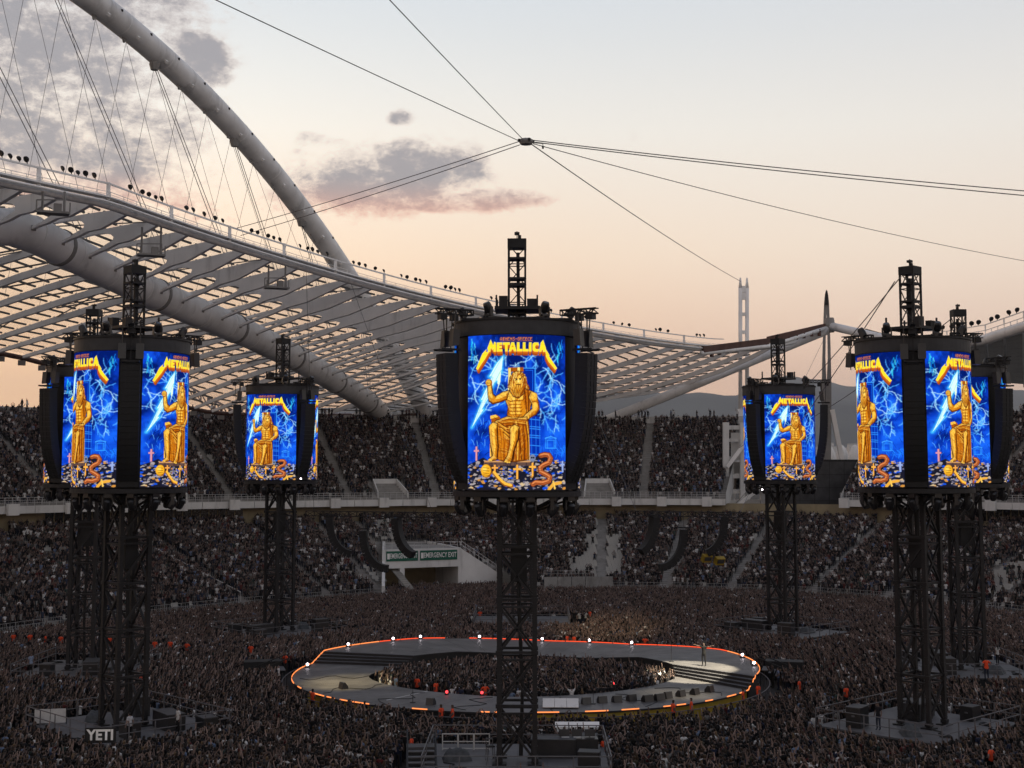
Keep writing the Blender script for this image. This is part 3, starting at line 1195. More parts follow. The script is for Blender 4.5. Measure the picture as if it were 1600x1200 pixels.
def floodlight_mesh():
    m = MB()
    m.bar((0, 0, 0), (0, 0, 0.32), 0.07)
    prof = [(0.06, 0.0), (0.2, 0.05), (0.29, 0.16), (0.31, 0.3)]
    mm = Matrix.Rotation(R(118), 3, 'X')
    n = 10
    vv = []
    for r, z in prof:
        for j in range(n):
            a = 2 * PI * j / n
            q = mm @ Vector((r * math.cos(a), r * math.sin(a), z - 0.1))
            vv.append((q.x, q.y, q.z + 0.5))
    fs = [(i * n + j, i * n + (j + 1) % n, (i + 1) * n + (j + 1) % n, (i + 1) * n + j) for i in range(3) for j in range(n)]
    fs += [tuple(range(n))[::-1], tuple(3 * n + j for j in range(n))]
    m.add(vv, fs)
    return m.mesh('floodlight', M['black'])


FLM = floodlight_mesh()
r_ = random.Random(11)
for s0 in range(-18, 128, 10):
    cnt = 5 if s0 < 60 else (4 if s0 < 100 else 3)
    sx = s0 + r_.uniform(0.5, 2.0)
    for k in range(cnt):
        p = ie(sx, 1.03, 0.9)
        o = obj('floodlight', FLM)
        o.location = p
        o.rotation_euler = (0, 0, r_.uniform(-2.2, 0.8))
        sc_ = r_.uniform(0.75, 1.0)
        o.scale = (sc_, sc_, sc_)
        P(o, roof)
        sx += r_.choice((1.0, 1.15, 1.3, 1.9))

# little maintenance gondolas under the edge
for s, t, dz in ((-9, -43, -3.2), (9.5, -46, -4.2), (31, -44, -4.0), (100, -33, -3.0)):
    c = st(s, t, z_in(abs(s)) + dz)
    m = MB()
    m.box(c, (2.8, 1.6, 0.2), _a)
    for dx, dy in ((-1.3, -0.7), (1.3, -0.7), (1.3, 0.7), (-1.3, 0.7)):
        m.bar(c + Vector((dx, dy, 0)), c + Vector((dx, dy, 1.1)), 0.1)
    m.bar(c + Vector((-1.3, -0.7, 1.1)), c + Vector((1.3, -0.7, 1.1)), 0.1)
    for dx in (-1.0, 1.0):
        m.bar(c + Vector((dx, 0, 0)), c + Vector((dx, 0, -dz - 1.2)), 0.18)
    m.box(c + Vector((0.4, 0, 0.5)), (0.7, 0.6, 0.7), _a)
    RB(m, 'gondola', M['grey_steel'])

# outer edge beam with service boxes
m = MB()
m.tube([surf(s, 1.0) - Vector((0, 0, 0.6)) for s in range(-40, 140, 4)], 0.35, 8)
RB(m, 'outer_edge_beam', M['rust_steel'])
for s in range(20, 110, 4):
    m = MB()
    c = surf(s, 1.0) - Vector((0, 0, 1.3))
    m.box(c, (1.0, 0.6, 0.7), _a)
    RB(m, 'service_box', M['grey_steel'])
# dark stair truss hanging at the outer edge
m = MB()
for j in range(7):
    p, q = at(292 + 11 * j, 602 + 6 * j, 246), at(303 + 11 * j, 608 + 6 * j, 246)
    m.bar(p, q, 0.35); m.bar(p + Vector((0, 0, -1.6)), q + Vector((0, 0, -1.6)), 0.3); m.bar(p, p + Vector((0, 0, -1.7)), 0.25)
    m.bar(p, q + Vector((0, 0, -1.6)), 0.2)
RB(m, 'edge_truss', M['rust_steel'])

# end of the leaf: solid closing sheet, tip beam and strut
m = MB()
m.bar(at(1098, 546, 236), at(1200, 533, 249), 0.5, 1.1)
m.bar(at(1200, 531, 249), at(1291, 510, 261), 0.5, 1.2)
RB(m, 'tip_beam', M['rust_steel'])
m = MB()
for j in range(15):
    p = at(1112 + 12 * j, 548 - 2.3 * j, 238 + 1.5 * j)
    m.box(p + Vector((0, 0, -0.5)), (0.5, 0.5, 0.8 + 0.5 * r_.random()), r_.random())
RB(m, 'tip_fittings', M['rust_steel'])
m = MB()
m.tube([at(1096, 552, 236), at(1200, 541, 249), at(1293, 512, 261)], 0.42, 10)
RB(m, 'tip_tube', M['white_steel'], smooth=True)
m = MB()
m.tube([at(930, 664, 258), at(1080, 603, 259), at(1293, 515, 261)], 0.95, 14)
RB(m, 'roof_strut', M['tube_steel'], smooth=True)
for (xa, xb) in ((0.38, 0.42), (0.47, 0.475), (0.6, 0.61)):
    m = MB()
    p0, p1 = at(930, 664, 258), at(1293, 515, 261)
    m.tube([p0.lerp(p1, xa), p0.lerp(p1, xb)], 1.0, 14)
    RB(m, 'strut_sleeve', M['white_steel'])
m = MB()
m.lathe([(0.9, -1.4), (1.1, 0), (0.9, 1.4)], 10, at(1296, 508, 261))
RB(m, 'tip_hinge', M['grey_steel'])

# ------------------------------------------------------------------ main arch with its cables
arch = thing('roof_arch', 'huge white tubular arch soaring over the left roof leaf', 'arch', tuple(st(152, -67.7, 0)))


def ap(s, dz=0.0):
    return st(s, -67.7, 78.0 * (1 - (s / 152.0) ** 2) + dz)


m = MB(); m.tube([ap(s) for s in range(-60, 153, 4)], 1.62, 28)
P(m.build('arch_tube', M['tube_steel'], smooth=True), arch)
for s in range(-50, 150, 9):
    m = MB(); m.tube([ap(s - 0.06), ap(s + 0.06)], 1.645, 28)
    P(m.build('weld_seam', M['white_steel']), arch)
for s in range(-40, 140, 6):
    tan = (ap(s + 0.5) - ap(s - 0.5)).normalized()
    nrm = Vector((0, 0, 1)) - tan * tan.z
    nrm.normalize()
    m = MB()
    m.prism([(-0.45, -1.5), (0.45, -1.5), (0.12, -2.25), (-0.12, -2.25)], lambda u, v, t: tuple(ap(s) + tan * u + nrm * v + Vector((NX, NY, 0)) * t), -0.08, 0.08)
    P(m.build('cable_lug', M['grey_steel']), arch)
    m = MB()
    side = (Vector((NX, NY, 0)) * 1.0).normalized()
    sidev = (side * 0.94 + nrm * 0.25).normalized()
    c = ap(s + 3) + sidev * 1.6
    m.box(c, (0.3, 0.3, 0.3), _a)
    P(m.build('arch_stud', M['black']), arch)
    m = MB()
    c = ap(s + 1) + (side * 0.75 - nrm * 0.66).normalized() * 1.62
    m.bar(c, c + (side * 0.75 - nrm * 0.66) * 0.45, 0.35)
    P(m.build('cable_socket', M['white_steel']), arch)


def sag(a, b, n=10, d=0.0):
    return [a.lerp(b, i / n) - Vector((0, 0, d * 4 * (i / n) * (1 - i / n))) for i in range(n + 1)]


for s in range(-40, 146, 6):
    for tt, rr in ((-57.5, 0.026), (-75.0, 0.026)):
        if abs(tt) > abs(t_out(abs(s))):
            continue
        b = surf(s, k_at_t(s, tt))
        m = MB(); m.tube([ap(s, -2.0), b], rr, 5)
        P(m.build('hanger_cable', M['cable']), arch)
for s in (-22, -2, 18, 38, 57, 76, 95):
    for d in (-0.35, 0.35):
        b = st(s + 14 + d * 1.6, tube_t(abs(s + 14)), tube_z(abs(s + 14)) + 1.8)
        m = MB(); m.tube([ap(s + d, -2.0), b], 0.05, 5)
        P(m.build('main_cable', M['cable']), arch)
    m = MB()
    m.lathe([(0.5, -0.5), (0.75, 0.3), (0.6, 0.8)], 8, ap(s, -2.1))
    P(m.build('cable_saddle', M['grey_steel']), arch)

# ------------------------------------------------------------------ right roof leaf (only its far end is in view)
rroof = thing('stadium_roof', 'far end of the opposite roof leaf behind the right video towers', 'roof', tuple(at(1500, 700, 250)))
ia = [(1297, 507, 261), (1350, 519, 252), (1400, 531, 243), (1440, 536, 235), (1480, 537, 227), (1540, 528, 216), (1600, 508, 206), (1680, 478, 194), (1760, 448, 183)]
oa = [(1298, 510, 263), (1360, 548, 275), (1410, 566, 283), (1450, 578, 290), (1490, 590, 296), (1545, 596, 300), (1600, 600, 300), (1660, 596, 298), (1720, 590, 296)]
def sub(lst, n):
    out = []
    for i in range(len(lst) - 1):
        a, b = at(*lst[i]), at(*lst[i + 1])
        for j in range(n):
            out.append(a.lerp(b, j / n))
    out.append(at(*lst[-1]))
    return out
I2, O2 = sub(ia, 2), sub(oa, 2)
def RR(m, name, mat, smooth=False):
    return P(m.build(name, mat, smooth=smooth), rroof)
def s2f(j, k):
    return I2[j].lerp(O2[j], k) + Vector((0, 0, 4 * k * (1 - k) * 2.2))
m = MB(); m.tube([p - Vector((0, 0, 0.3)) for p in I2], 0.8, 12)
RR(m, 'edge_tube', M['tube_steel'], True)
for j in range(3, len(I2)):
    top = [s2f(j, k) - Vector((0, 0, 0.3)) for k in (0, .25, .5, .75, 1)]
    bot = [s2f(j, k) - Vector((0, 0, 0.3 + d)) for k, d in zip((0, .25, .5, .75, 1), (0.5, 0.8, 0.9, 0.7, 0.4))][::-1]
    d_ = (I2[j] - I2[j - 1]).normalized() * 0.3
    m = MB()
    n = len(top + bot)
    m.add([p - d_ for p in top + bot] + [p + d_ for p in top + bot], [tuple(range(n)), tuple(range(n, 2 * n))[::-1]] + [(i, (i + 1) % n, n + (i + 1) % n, n + i) for i in range(n)])
    RR(m, 'rib', M['white_steel'])
for j in range(2, len(I2) - 1):
    L = (I2[j] - O2[j]).length
    n = max(3, int(L / 1.7))
    for q in range(1, n):
        m = MB(); m.bar(s2f(j, q / n) - Vector((0, 0, 0.2)), s2f(j + 1, q / n) - Vector((0, 0, 0.2)), 0.22, 0.3)
        RR(m, 'purlin', M['purlin'])
    m = MB()
    v = []
    for q in range(n + 1):
        v += [s2f(j, q / n), s2f(j + 1, q / n)]
    m.add(v, [(2 * q, 2 * q + 1, 2 * q + 3, 2 * q + 2) for q in range(n)])
    RR(m, 'roof_panel', M['sheet'])
for j in range(6, len(I2) - 1):
    m = MB()
    a_, b_ = I2[j] + Vector((0, 0, 1.2)), I2[j + 1] + Vector((0, 0, 1.2))
    m.bar(a_, b_, 0.1); m.bar(a_ - Vector((0, 0, 0.6)), b_ - Vector((0, 0, 0.6)), 0.08)
    for k in range(3):
        p = a_.lerp(b_, k / 3); m.bar(p, p - Vector((0, 0, 1.5)), 0.1)
    m.bar(a_ + Vector((0, 0, 0.9)), b_ + Vector((0, 0, 0.9)), 0.14); m.bar(a_, a_ + Vector((0, 0, 0.9)), 0.16)
    RR(m, 'catwalk', M['white_steel'])
    for k in range(2):
        o = obj('floodlight', FLM); o.location = a_.lerp(b_, 0.3 + 0.35 * k) + Vector((0, 0, 0.95))
        o.rotation_euler = (0, 0, r_.uniform(-2, 1)); o.scale = (1.3,) * 3
        P(o, rroof)

# ------------------------------------------------------------------ cable star over the field
hub = at(822, 221, 115.0)
hb = thing('cable_hub', 'dark round hub hanging where the overhead cables meet', 'cable hub', tuple(hub))
m = MB(); m.lathe([(0.25, -0.32), (0.5, -0.26), (0.62, -0.05), (0.62, 0.12), (0.45, 0.22), (0.2, 0.25)], 14)
m.build('hub_body', M['grey_steel'], hb)
for k in range(4):
    a = k * PI / 2 + 0.4
    m = MB(); m.box((0.6 * math.cos(a), 0.6 * math.sin(a), 0.05), (0.28, 0.2, 0.22), a)
    m.build('cable_clamp', M['black'], hb)
m = MB(); m.bar((1.45, 0, -0.2), (1.45, 0, -0.45), 0.06); m.box((1.45, 0, -0.52), (0.16, 0.16, 0.22))
m.bar((0.5, 0, -0.12), (1.45, 0, -0.2), 0.04)
m.build('hanging_sensor', M['black'], hb)


def overhead(label, targets, r=0.035, sg=0.6):
    o = thing('overhead_cable', label, 'cable', tuple(hub))
    for a, b in targets:
        m = MB(); m.tube(sag(a, b, 14, sg), r, 5)
        P(m.build('strand', M['cable']), o)
    return o


hz = Vector((0, 0, 0.1))
overhead('single overhead cable running from the hub to the upper left corner', [(hub - Vector((0.5, 0, 0)), Vector((-72, -30, 47.2)))], sg=0.8)
overhead('steep overhead cable running up from the hub out of the top edge', [(hub + Vector((-0.2, 0, 0.1)), Vector((-33, -30, 47.2)))], sg=0.5)
overhead('double cable from the hub down left to the roof edge', [(hub + Vector((-0.6, 0, 0.0)), at(368, 357, 152)), (hub + Vector((-0.55, 0, -0.3)), at(376, 368, 152))], 0.04, 0.2)
overhead('heavy double cable from the hub to the right edge of the picture', [(hub + Vector((0.6, 0, 0.1)), at(1740, 310, 110)), (hub + Vector((0.6, 0, -0.05)), at(1740, 318, 110))], 0.045, 0.25)
overhead('thin cable from the hub sloping gently to the far right roof', [(hub + Vector((0.6, 0, -0.2)), at(1660, 418, 195))], 0.04, 0.8)
overhead('thin cable from the hub down to the ladder mast', [(hub + Vector((0.4, 0, -0.2)), at(1158, 440, 261))], 0.05, 0.5)
# stay wires on the right, from the tower mast down to the stair tower
for i, (a, b, lb) in enumerate(((at(1408, 432, 90), at(1155, 700, 222), 'stay wire slanting down left from the right front tower mast'),
                                (at(1398, 440, 91), at(1150, 786, 222), 'lower stay wire slanting from the right front tower towards the stair tower'),
                                (at(1484, 500, 116), at(1195, 690, 225), 'stay wire from the right rear tower mast towards the scoreboard'))):
    o = thing('stay_wire', lb, 'cable', tuple(a))
    m = MB(); m.tube(sag(a, b, 12, 1.0), 0.04, 5); P(m.build('strand', M['cable']), o)
# ================================================================== SCREEN PICTURE (flat print shown by the LED screens)
AW, AH = 676, 1080          # painting space, matching the proportions of one screen


class Paint:
    def __init__(s, k=0.5):
        s.k = k
        s.w, s.h = int(AW * k), int(AH * k)
        yy, xx = np.mgrid[0:s.h, 0:s.w]
        s.x = (xx + 0.5) / k
        s.y = (yy + 0.5) / k
        s.c = np.zeros((s.h, s.w, 3))

    def blend(s, mask, col):
        mk = np.clip(mask, 0, 1)[..., None]
        s.c = s.c * (1 - mk) + np.asarray(col, float) * mk

    def poly_mask(s, pts, soft=1.6):
        pts = np.asarray(pts, float)
        x0, y0 = pts.min(0) - 6; x1, y1 = pts.max(0) + 6
        ix0, ix1 = max(int(x0 * s.k), 0), min(int(x1 * s.k) + 1, s.w)
        iy0, iy1 = max(int(y0 * s.k), 0), min(int(y1 * s.k) + 1, s.h)
        out = np.zeros((s.h, s.w))
        if ix1 <= ix0 or iy1 <= iy0:
            return out
        X, Y = s.x[iy0:iy1, ix0:ix1], s.y[iy0:iy1, ix0:ix1]
        ins = np.zeros(X.shape, bool)
        dist = np.full(X.shape, 1e9)
        n = len(pts)
        for i in range(n):
            ax, ay = pts[i]; bx, by = pts[(i + 1) % n]
            if abs(by - ay) > 1e-9:
                c = (ay > Y) != (by > Y)
                ins ^= c & (X < (bx - ax) * (Y - ay) / (by - ay) + ax)
            dx, dy = bx - ax, by - ay
            L = dx * dx + dy * dy + 1e-9
            t = np.clip(((X - ax) * dx + (Y - ay) * dy) / L, 0, 1)
            dist = np.minimum(dist, np.hypot(X - ax - t * dx, Y - ay - t * dy))
        sd = np.where(ins, dist, -dist)
        out[iy0:iy1, ix0:ix1] = np.clip(sd / soft + 0.5, 0, 1)
        return out

    def poly(s, pts, col, soft=1.6):
        s.blend(s.poly_mask(pts, soft), col)

    def line(s, pts, w, col, amp=1.0, glow=0.0):
        pts = np.asarray(pts, float)
        g = max(w, glow) * 2.5 + 4
        for i in range(len(pts) - 1):
            (ax, ay), (bx, by) = pts[i], pts[i + 1]
            ix0, ix1 = max(int((min(ax, bx) - g) * s.k), 0), min(int((max(ax, bx) + g) * s.k) + 1, s.w)
            iy0, iy1 = max(int((min(ay, by) - g) * s.k), 0), min(int((max(ay, by) + g) * s.k) + 1, s.h)
            if ix1 <= ix0 or iy1 <= iy0:
                continue
            X, Y = s.x[iy0:iy1, ix0:ix1], s.y[iy0:iy1, ix0:ix1]
            dx, dy = bx - ax, by - ay
            L = dx * dx + dy * dy + 1e-9
            t = np.clip(((X - ax) * dx + (Y - ay) * dy) / L, 0, 1)
            d = np.hypot(X - ax - t * dx, Y - ay - t * dy)
            mk = np.clip((w / 2 - d) / 1.8 + 0.5, 0, 1) * amp
            if glow > 0:
                mk = np.maximum(mk, 0.45 * amp * np.exp(-(d / glow) ** 2))
            sub = s.c[iy0:iy1, ix0:ix1]
            s.c[iy0:iy1, ix0:ix1] = sub * (1 - mk[..., None]) + np.asarray(col, float) * mk[..., None]

    def ell(s, cx, cy, rx, ry, col, soft=0.08, amp=1.0, rot=0.0):
        ca, sa = math.cos(rot), math.sin(rot)
        X, Y = s.x - cx, s.y - cy
        d = np.hypot((X * ca + Y * sa) / rx, (-X * sa + Y * ca) / ry)
        s.blend(np.clip((1 - d) / soft, 0, 1) * amp, col)


def value_noise(h, w, cell, rg):
    gh, gw = int(h / cell) + 3, int(w / cell) + 3
    g = rg.random((gh, gw))
    yy, xx = np.mgrid[0:h, 0:w] / cell
    i, j = yy.astype(int), xx.astype(int)
    f, e = yy - i, xx - j
    f = f * f * (3 - 2 * f); e = e * e * (3 - 2 * e)
    return (g[i, j] * (1 - f) * (1 - e) + g[i + 1, j] * f * (1 - e) + g[i, j + 1] * (1 - f) * e + g[i + 1, j + 1] * f * e)


GLYPH = {'A': '0110 1001 1001 1111 1001 1001', 'T': '1111 0110 0110 0110 0110 0110', 'H': '1001 1001 1111 1001 1001 1001', 'E': '1111 1000 1110 1000 1000 1111',
         'N': '1001 1101 1111 1011 1001 1001', 'S': '0111 1000 0110 0001 0001 1110', 'G': '0111 1000 1011 1001 1001 0111', 'R': '1110 1001 1110 1010 1001 1001',
         'C': '0111 1000 1000 1000 1000 0111', '.': '0000 0000 0110 0110 0000 0000', ' ': '0000 0000 0000 0000 0000 0000'}


def paint_screen():
    rg = np.random.default_rng(5)
    rr = random.Random(21)
    p = Paint(0.62)
    X, Y = p.x, p.y
    # --- blue storm ground
    n1 = value_noise(p.h, p.w, 38, rg); n2 = value_noise(p.h, p.w, 14, rg); n3 = value_noise(p.h, p.w, 90, rg)
    v = 0.45 * n1 + 0.25 * n2 + 0.45 * n3
    deep = np.array([3, 26, 104.]); mid = np.array([10, 62, 196.]); hi = np.array([24, 100, 238.])
    t = np.clip((v - 0.3) * 1.6 + (Y / AH - 0.45) * 0.55 + np.clip((X - 480) / 400, 0, 1) * (Y > 620) * 0.4, 0, 1)[..., None]
    p.c = np.where(t < 0.5, deep + (mid - deep) * t * 2, mid + (hi - mid) * (t - 0.5) * 2)
    # scratchy darker strokes
    for _ in range(260):
        x, y = rr.uniform(0, AW), rr.uniform(0, 880)
        a = rr.uniform(-0.6, 0.6) + PI / 2
        L = rr.uniform(18, 60)
        p.line([(x, y), (x + L * math.cos(a), y + L * math.sin(a))], 2.2, (2, 20, 100) if rr.random() < 0.6 else (30, 120, 250), 0.55)
    # lightning veins
    def bolt(x, y, a, L, w, depth=0):
        pts = [(x, y)]
        n = int(L / 20)
        for i in range(n):
            a += rr.uniform(-0.55, 0.55)
            x += 20 * math.cos(a); y += 20 * math.sin(a)
            pts.append((x, y))
            if depth < 2 and rr.random() < 0.22:
                bolt(x, y, a + rr.choice((-1, 1)) * rr.uniform(0.5, 1.1), L * 0.45, w * 0.75, depth + 1)
        p.line(pts, w, rr.choice(((110, 200, 255), (190, 235, 255), (80, 175, 255), (160, 225, 255))), 0.9, 5)
    for (x, y, a, L) in ((60, 150, 1.2, 260), (120, 320, 2.2, 200), (30, 330, 0.3, 180), (640, 120, 1.9, 300), (600, 250, 2.4, 260), (520, 230, 0.7, 240), (470, 180, 1.3, 300),
                         (560, 360, 0.9, 260), (640, 420, 2.0, 240), (330, 200, 1.0, 140), (420, 160, 1.8, 150), (80, 450, 0.6, 140), (60, 560, -0.5, 120), (500, 520, 0.5, 160),
                         (20, 220, 0.9, 240), (250, 160, 2.2, 150), (580, 60, 1.4, 160), (660, 260, 2.5, 200), (150, 600, 1.0, 120), (610, 560, 1.8, 130)):
        bolt(x, y, a, L, 3.8)
    for _ in range(34):
        bolt(rr.uniform(0, AW), rr.uniform(130, 620), rr.uniform(0, 6.28), rr.uniform(80, 200), 2.8)
    for sx in (0, 1):
        for i in range(16):
            x = 14 + rr.uniform(0, 45) if sx == 0 else AW - 14 - rr.uniform(0, 45)
            y = rr.uniform(15, 150)
            p.line([(x, y), (x + rr.uniform(-14, 14), y + rr.uniform(25, 60))], 5, rr.choice(((40, 210, 235), (20, 140, 240), (120, 240, 240))), 0.7, 4)
    # --- faint temple ruin and stones in blue
    for x0, y0, w, h in ((538, 720, 70, 70), (550, 735, 46, 55)):
        p.line([(x0, y0), (x0 + w, y0), (x0 + w, y0 + h), (x0, y0 + h), (x0, y0)], 4, (60, 170, 255), 0.8, 4)
    p.line([(534, 722), (573, 708), (612, 722)], 4, (90, 190, 255), 0.8, 4)
    for i in range(18):
        x = rr.uniform(500, 665); y = rr.uniform(770, 850)
        p.line([(x, y), (x + rr.uniform(-10, 30), y), (x + rr.uniform(0, 30), y + 34)], 3, (40, 150, 255), 0.7)
    # blue throne at the right of the figure
    p.poly([(372, 232), (470, 232), (470, 420), (372, 420)], (4, 38, 150))
    p.line([(388, 236), (466, 236), (466, 400)], 6, (70, 180, 255), 0.9, 4)
    p.line([(400, 250), (450, 250), (450, 390)], 4, (30, 120, 250), 0.9)
    p.poly([(430, 560), (496, 575), (500, 840), (430, 850)], (6, 46, 165))
    for y in (590, 640, 655, 700, 715, 770, 830):
        p.line([(430, y), (500, y + 6)], 5, (60, 165, 255), 0.85, 3)
    for x in (440, 470, 496):
        p.line([(x, 575), (x + 2, 845)], 4, (40, 130, 250), 0.85)
    # plant strokes at the left
    for i in range(22):
        x, y = rr.uniform(45, 130), rr.uniform(600, 850)
        a = rr.uniform(0.4, 2.2)
        p.line([(x, y), (x + 20 * math.cos(a), y - 30 * math.sin(a)), (x + 46 * math.cos(a), y - 44 * math.sin(a))], 4, rr.choice(((120, 200, 255), (2, 16, 80), (50, 140, 240))), 0.7)
    # --- rubble heap
    p.poly([(0, 905), (60, 880), (110, 855), (150, 880), (430, 880), (500, 830), (580, 870), (640, 900), (676, 880), (676, 1080), (0, 1080)], (26, 26, 40), 3)
    for i in range(420):
        x = rr.uniform(0, AW); y = rr.uniform(875 + (30 if 160 < x < 420 else 0), 1078)
        a = rr.uniform(0, PI); r = rr.uniform(7, 22)
        k = rr.randint(3, 5)
        pts = [(x + r * rr.uniform(0.5, 1.2) * math.cos(a + 2 * PI * j / k), y + 0.62 * r * rr.uniform(0.5, 1.2) * math.sin(a + 2 * PI * j / k)) for j in range(k)]
        u = rr.random()
        col = (166, 156, 156) if u < 0.36 else (112, 108, 126) if u < 0.52 else (30, 36, 66) if u < 0.66 else (20, 80, 215) if u < 0.84 else (205, 140, 60) if u < 0.93 else (206, 180, 140)
        p.poly(pts, col, 1.4)
    # pedestal
    p.poly([(118, 878), (430, 878), (440, 912), (110, 912)], (96, 72, 66))
    p.poly([(118, 876), (430, 876), (432, 888), (116, 888)], (206, 150, 96))
    for i in range(26):
        x = rr.uniform(115, 430); p.line([(x, 890), (x + rr.uniform(-10, 10), 912)], 3, (40, 30, 44), 0.7)
    # crosses
    def cross(x, y, w, h, col, dk):
        for o, c in ((4, dk), (0, col)):
            p.poly([(x - 6 + o, y), (x + 6 + o, y), (x + 6 + o, y + h), (x - 6 + o, y + h)], c)
            p.poly([(x - w + o, y + h * 0.24), (x + w + o, y + h * 0.24), (x + w + o, y + h * 0.24 + 13), (x - w + o, y + h * 0.24 + 13)], c)
    cross(61, 778, 18, 100, (222, 150, 160), (90, 40, 80))
    cross(343, 905, 28, 100, (250, 178, 70), (120, 60, 10))
    cross(447, 890, 24, 95, (250, 178, 70), (120, 60, 10))
    cross(190, 905, 22, 60, (240, 165, 75), (110, 60, 20))
    cross(655, 878, 14, 80, (150, 170, 220), (20, 30, 90))
    # fallen golden head and limbs
    p.ell(132, 948, 40, 48, (150, 84, 14)); p.ell(128, 945, 36, 44, (240, 176, 40)); p.ell(120, 935, 20, 26, (255, 214, 90), 0.5)
    for y in (925, 945, 962, 975):
        p.line([(110, y), (150, y + 4)], 4, (130, 70, 10), 0.8)
    p.line([(185, 960), (225, 1010), (260, 1040), (305, 1050)], 26, (150, 84, 16)); p.line([(185, 956), (225, 1004), (260, 1034), (300, 1046)], 18, (250, 186, 66))
    p.line([(560, 1075), (590, 1040), (640, 1030)], 22, (235, 170, 60)); p.line([(590, 1020), (600, 1070)], 12, (245, 200, 90))
    p.ell(448, 858, 22, 26, (120, 130, 160)); p.ell(442, 856, 6, 7, (10, 12, 30)); p.ell(456, 856, 6, 7, (10, 12, 30))
    # serpent
    sn = [(505, 842), (530, 835), (558, 838), (572, 862), (560, 890), (525, 905), (500, 925), (505, 955), (540, 972), (566, 990), (560, 1018), (520, 1030), (470, 1026), (445, 1044)]
    dense = []
    for i in range(len(sn) - 1):
        for j in range(4):
            f = j / 4
            dense.append((sn[i][0] * (1 - f) + sn[i + 1][0] * f, sn[i][1] * (1 - f) + sn[i + 1][1] * f))
    p.line(dense, 38, (66, 26, 20)); p.line(dense, 30, (172, 88, 44)); p.line([(x - 4, y - 5) for x, y in dense], 9, (226, 140, 82), 0.8)
    for x, y in dense[::2]:
        p.line([(x - 10, y + 4), (x + 8, y + 9)], 2.5, (90, 40, 24), 0.8)

    # --- great white bolt
    bl = [(246, 150), (200, 205), (150, 292), (172, 288), (118, 400), (92, 455), (104, 452), (28, 645), (112, 520), (98, 522), (165, 405), (182, 345), (204, 318), (212, 330), (238, 240)]
    for w, am in ((26, 0.30), (12, 0.5)):
        p.line(bl + [bl[0]], w, (70, 200, 255), am, w)
    p.poly(bl, (214, 246, 250))
    p.poly([(238, 165), (228, 330), (196, 420), (214, 350), (206, 340)], (225, 250, 225))
    p.line([(240, 160), (160, 300), (178, 300), (112, 440), (60, 590)], 5, (150, 225, 235), 0.9)
    p.line([(232, 250), (180, 350), (120, 470)], 4, (90, 190, 190), 0.6)

    # --- seated golden figure
    G0, G1, G2, G3, GD = (216, 134, 24), (252, 198, 74), (170, 86, 12), (112, 48, 8), (54, 20, 8)

    def solid(pts, col):
        p.line(list(pts) + [pts[0]], 9, (46, 18, 10), 0.95)
        p.poly(pts, col)
        mk = p.poly_mask(pts, 30.0)
        # rounder form: the rim of each limb is darker, the light comes from the upper left
        p.blend(p.poly_mask(pts) * (1 - mk) * 0.62, GD)
        sh = p.poly_mask([(x + 13, y + 12) for x, y in pts], 10.0)
        p.blend(p.poly_mask(pts) * (1 - sh) * 0.6, (255, 222, 120))

    # throne back (gold post)
    p.poly([(280, 232), (386, 230), (388, 260), (282, 262)], G2)
    p.poly([(282, 236), (300, 236), (302, 420), (280, 420)], (246, 214, 120)); p.poly([(345, 230), (362, 230), (362, 262), (345, 262)], (255, 230, 130))
    p.line([(306, 240), (306, 420)], 4, GD)
    # left throne arm
    p.poly([(160, 565), (200, 558), (226, 575), (230, 640), (170, 640)], G2); p.poly([(158, 566), (196, 558), (214, 574), (160, 588)], G1)
    p.poly([(155, 640), (185, 640), (180, 850), (155, 850)], G1); p.poly([(172, 640), (186, 640), (180, 850), (170, 850)], G2)
    # torso
    torso = [(278, 402), (296, 386), (340, 410), (400, 384), (446, 398), (470, 425), (440, 470), (424, 545), (412, 570), (290, 585), (276, 560), (282, 505), (262, 455), (252, 440)]
    solid(torso, G0)
    p.poly([(270, 410), (330, 420), (338, 456), (300, 462), (268, 450)], G1); p.poly([(344, 420), (396, 410), (400, 450), (350, 458)], G1)
    for y in (476, 500, 524, 548):
        p.ell(312, y, 20, 11, G1, 0.4); p.ell(350, y, 20, 11, G1, 0.4)
        p.line([(290, y + 12), (375, y + 11)], 3.4, G3, 0.85)
    p.line([(331, 420), (333, 565)], 4, G3, 0.9); p.line([(262, 452), (300, 468), (336, 460), (352, 464), (400, 454)], 5, G3, 0.9)
    p.poly([(276, 560), (282, 505), (290, 520), (292, 578)], G2)
    # cloth over the shoulder
    p.poly([(378, 392), (426, 386), (440, 430), (432, 520), (420, 560), (396, 520), (384, 450)], G2)
    for i in range(5):
        p.line([(384 + 11 * i, 396), (392 + 10 * i, 470), (402 + 6 * i, 545)], 4, GD if i % 2 else G0, 0.85)
    # raised arm
    solid([(286, 394), (246, 402), (196, 432), (176, 415), (166, 350), (140, 350), (142, 410), (150, 462), (176, 484), (222, 472), (272, 452)], G0)
    p.poly([(270, 404), (236, 412), (200, 440), (190, 452), (226, 446), (266, 430)], G1)
    p.poly([(150, 360), (160, 358), (172, 420), (180, 448), (160, 440), (148, 410)], G1)
    p.line([(152, 462), (178, 480), (222, 470), (270, 452)], 7, G3, 0.9); p.line([(168, 352), (178, 416), (198, 434)], 5, GD, 0.8)
    p.ell(148, 335, 24, 26, G2, 0.1); p.ell(145, 332, 20, 22, G1, 0.2)
    for dy in (-10, 0, 10):
        p.line([(130, 332 + dy), (160, 330 + dy)], 3, G3, 0.8)
    # other arm
    solid([(440, 396), (474, 415), (488, 475), (494, 520), (470, 556), (428, 580), (412, 604), (384, 610), (372, 590), (404, 556), (446, 520), (446, 486), (424, 440)], G0)
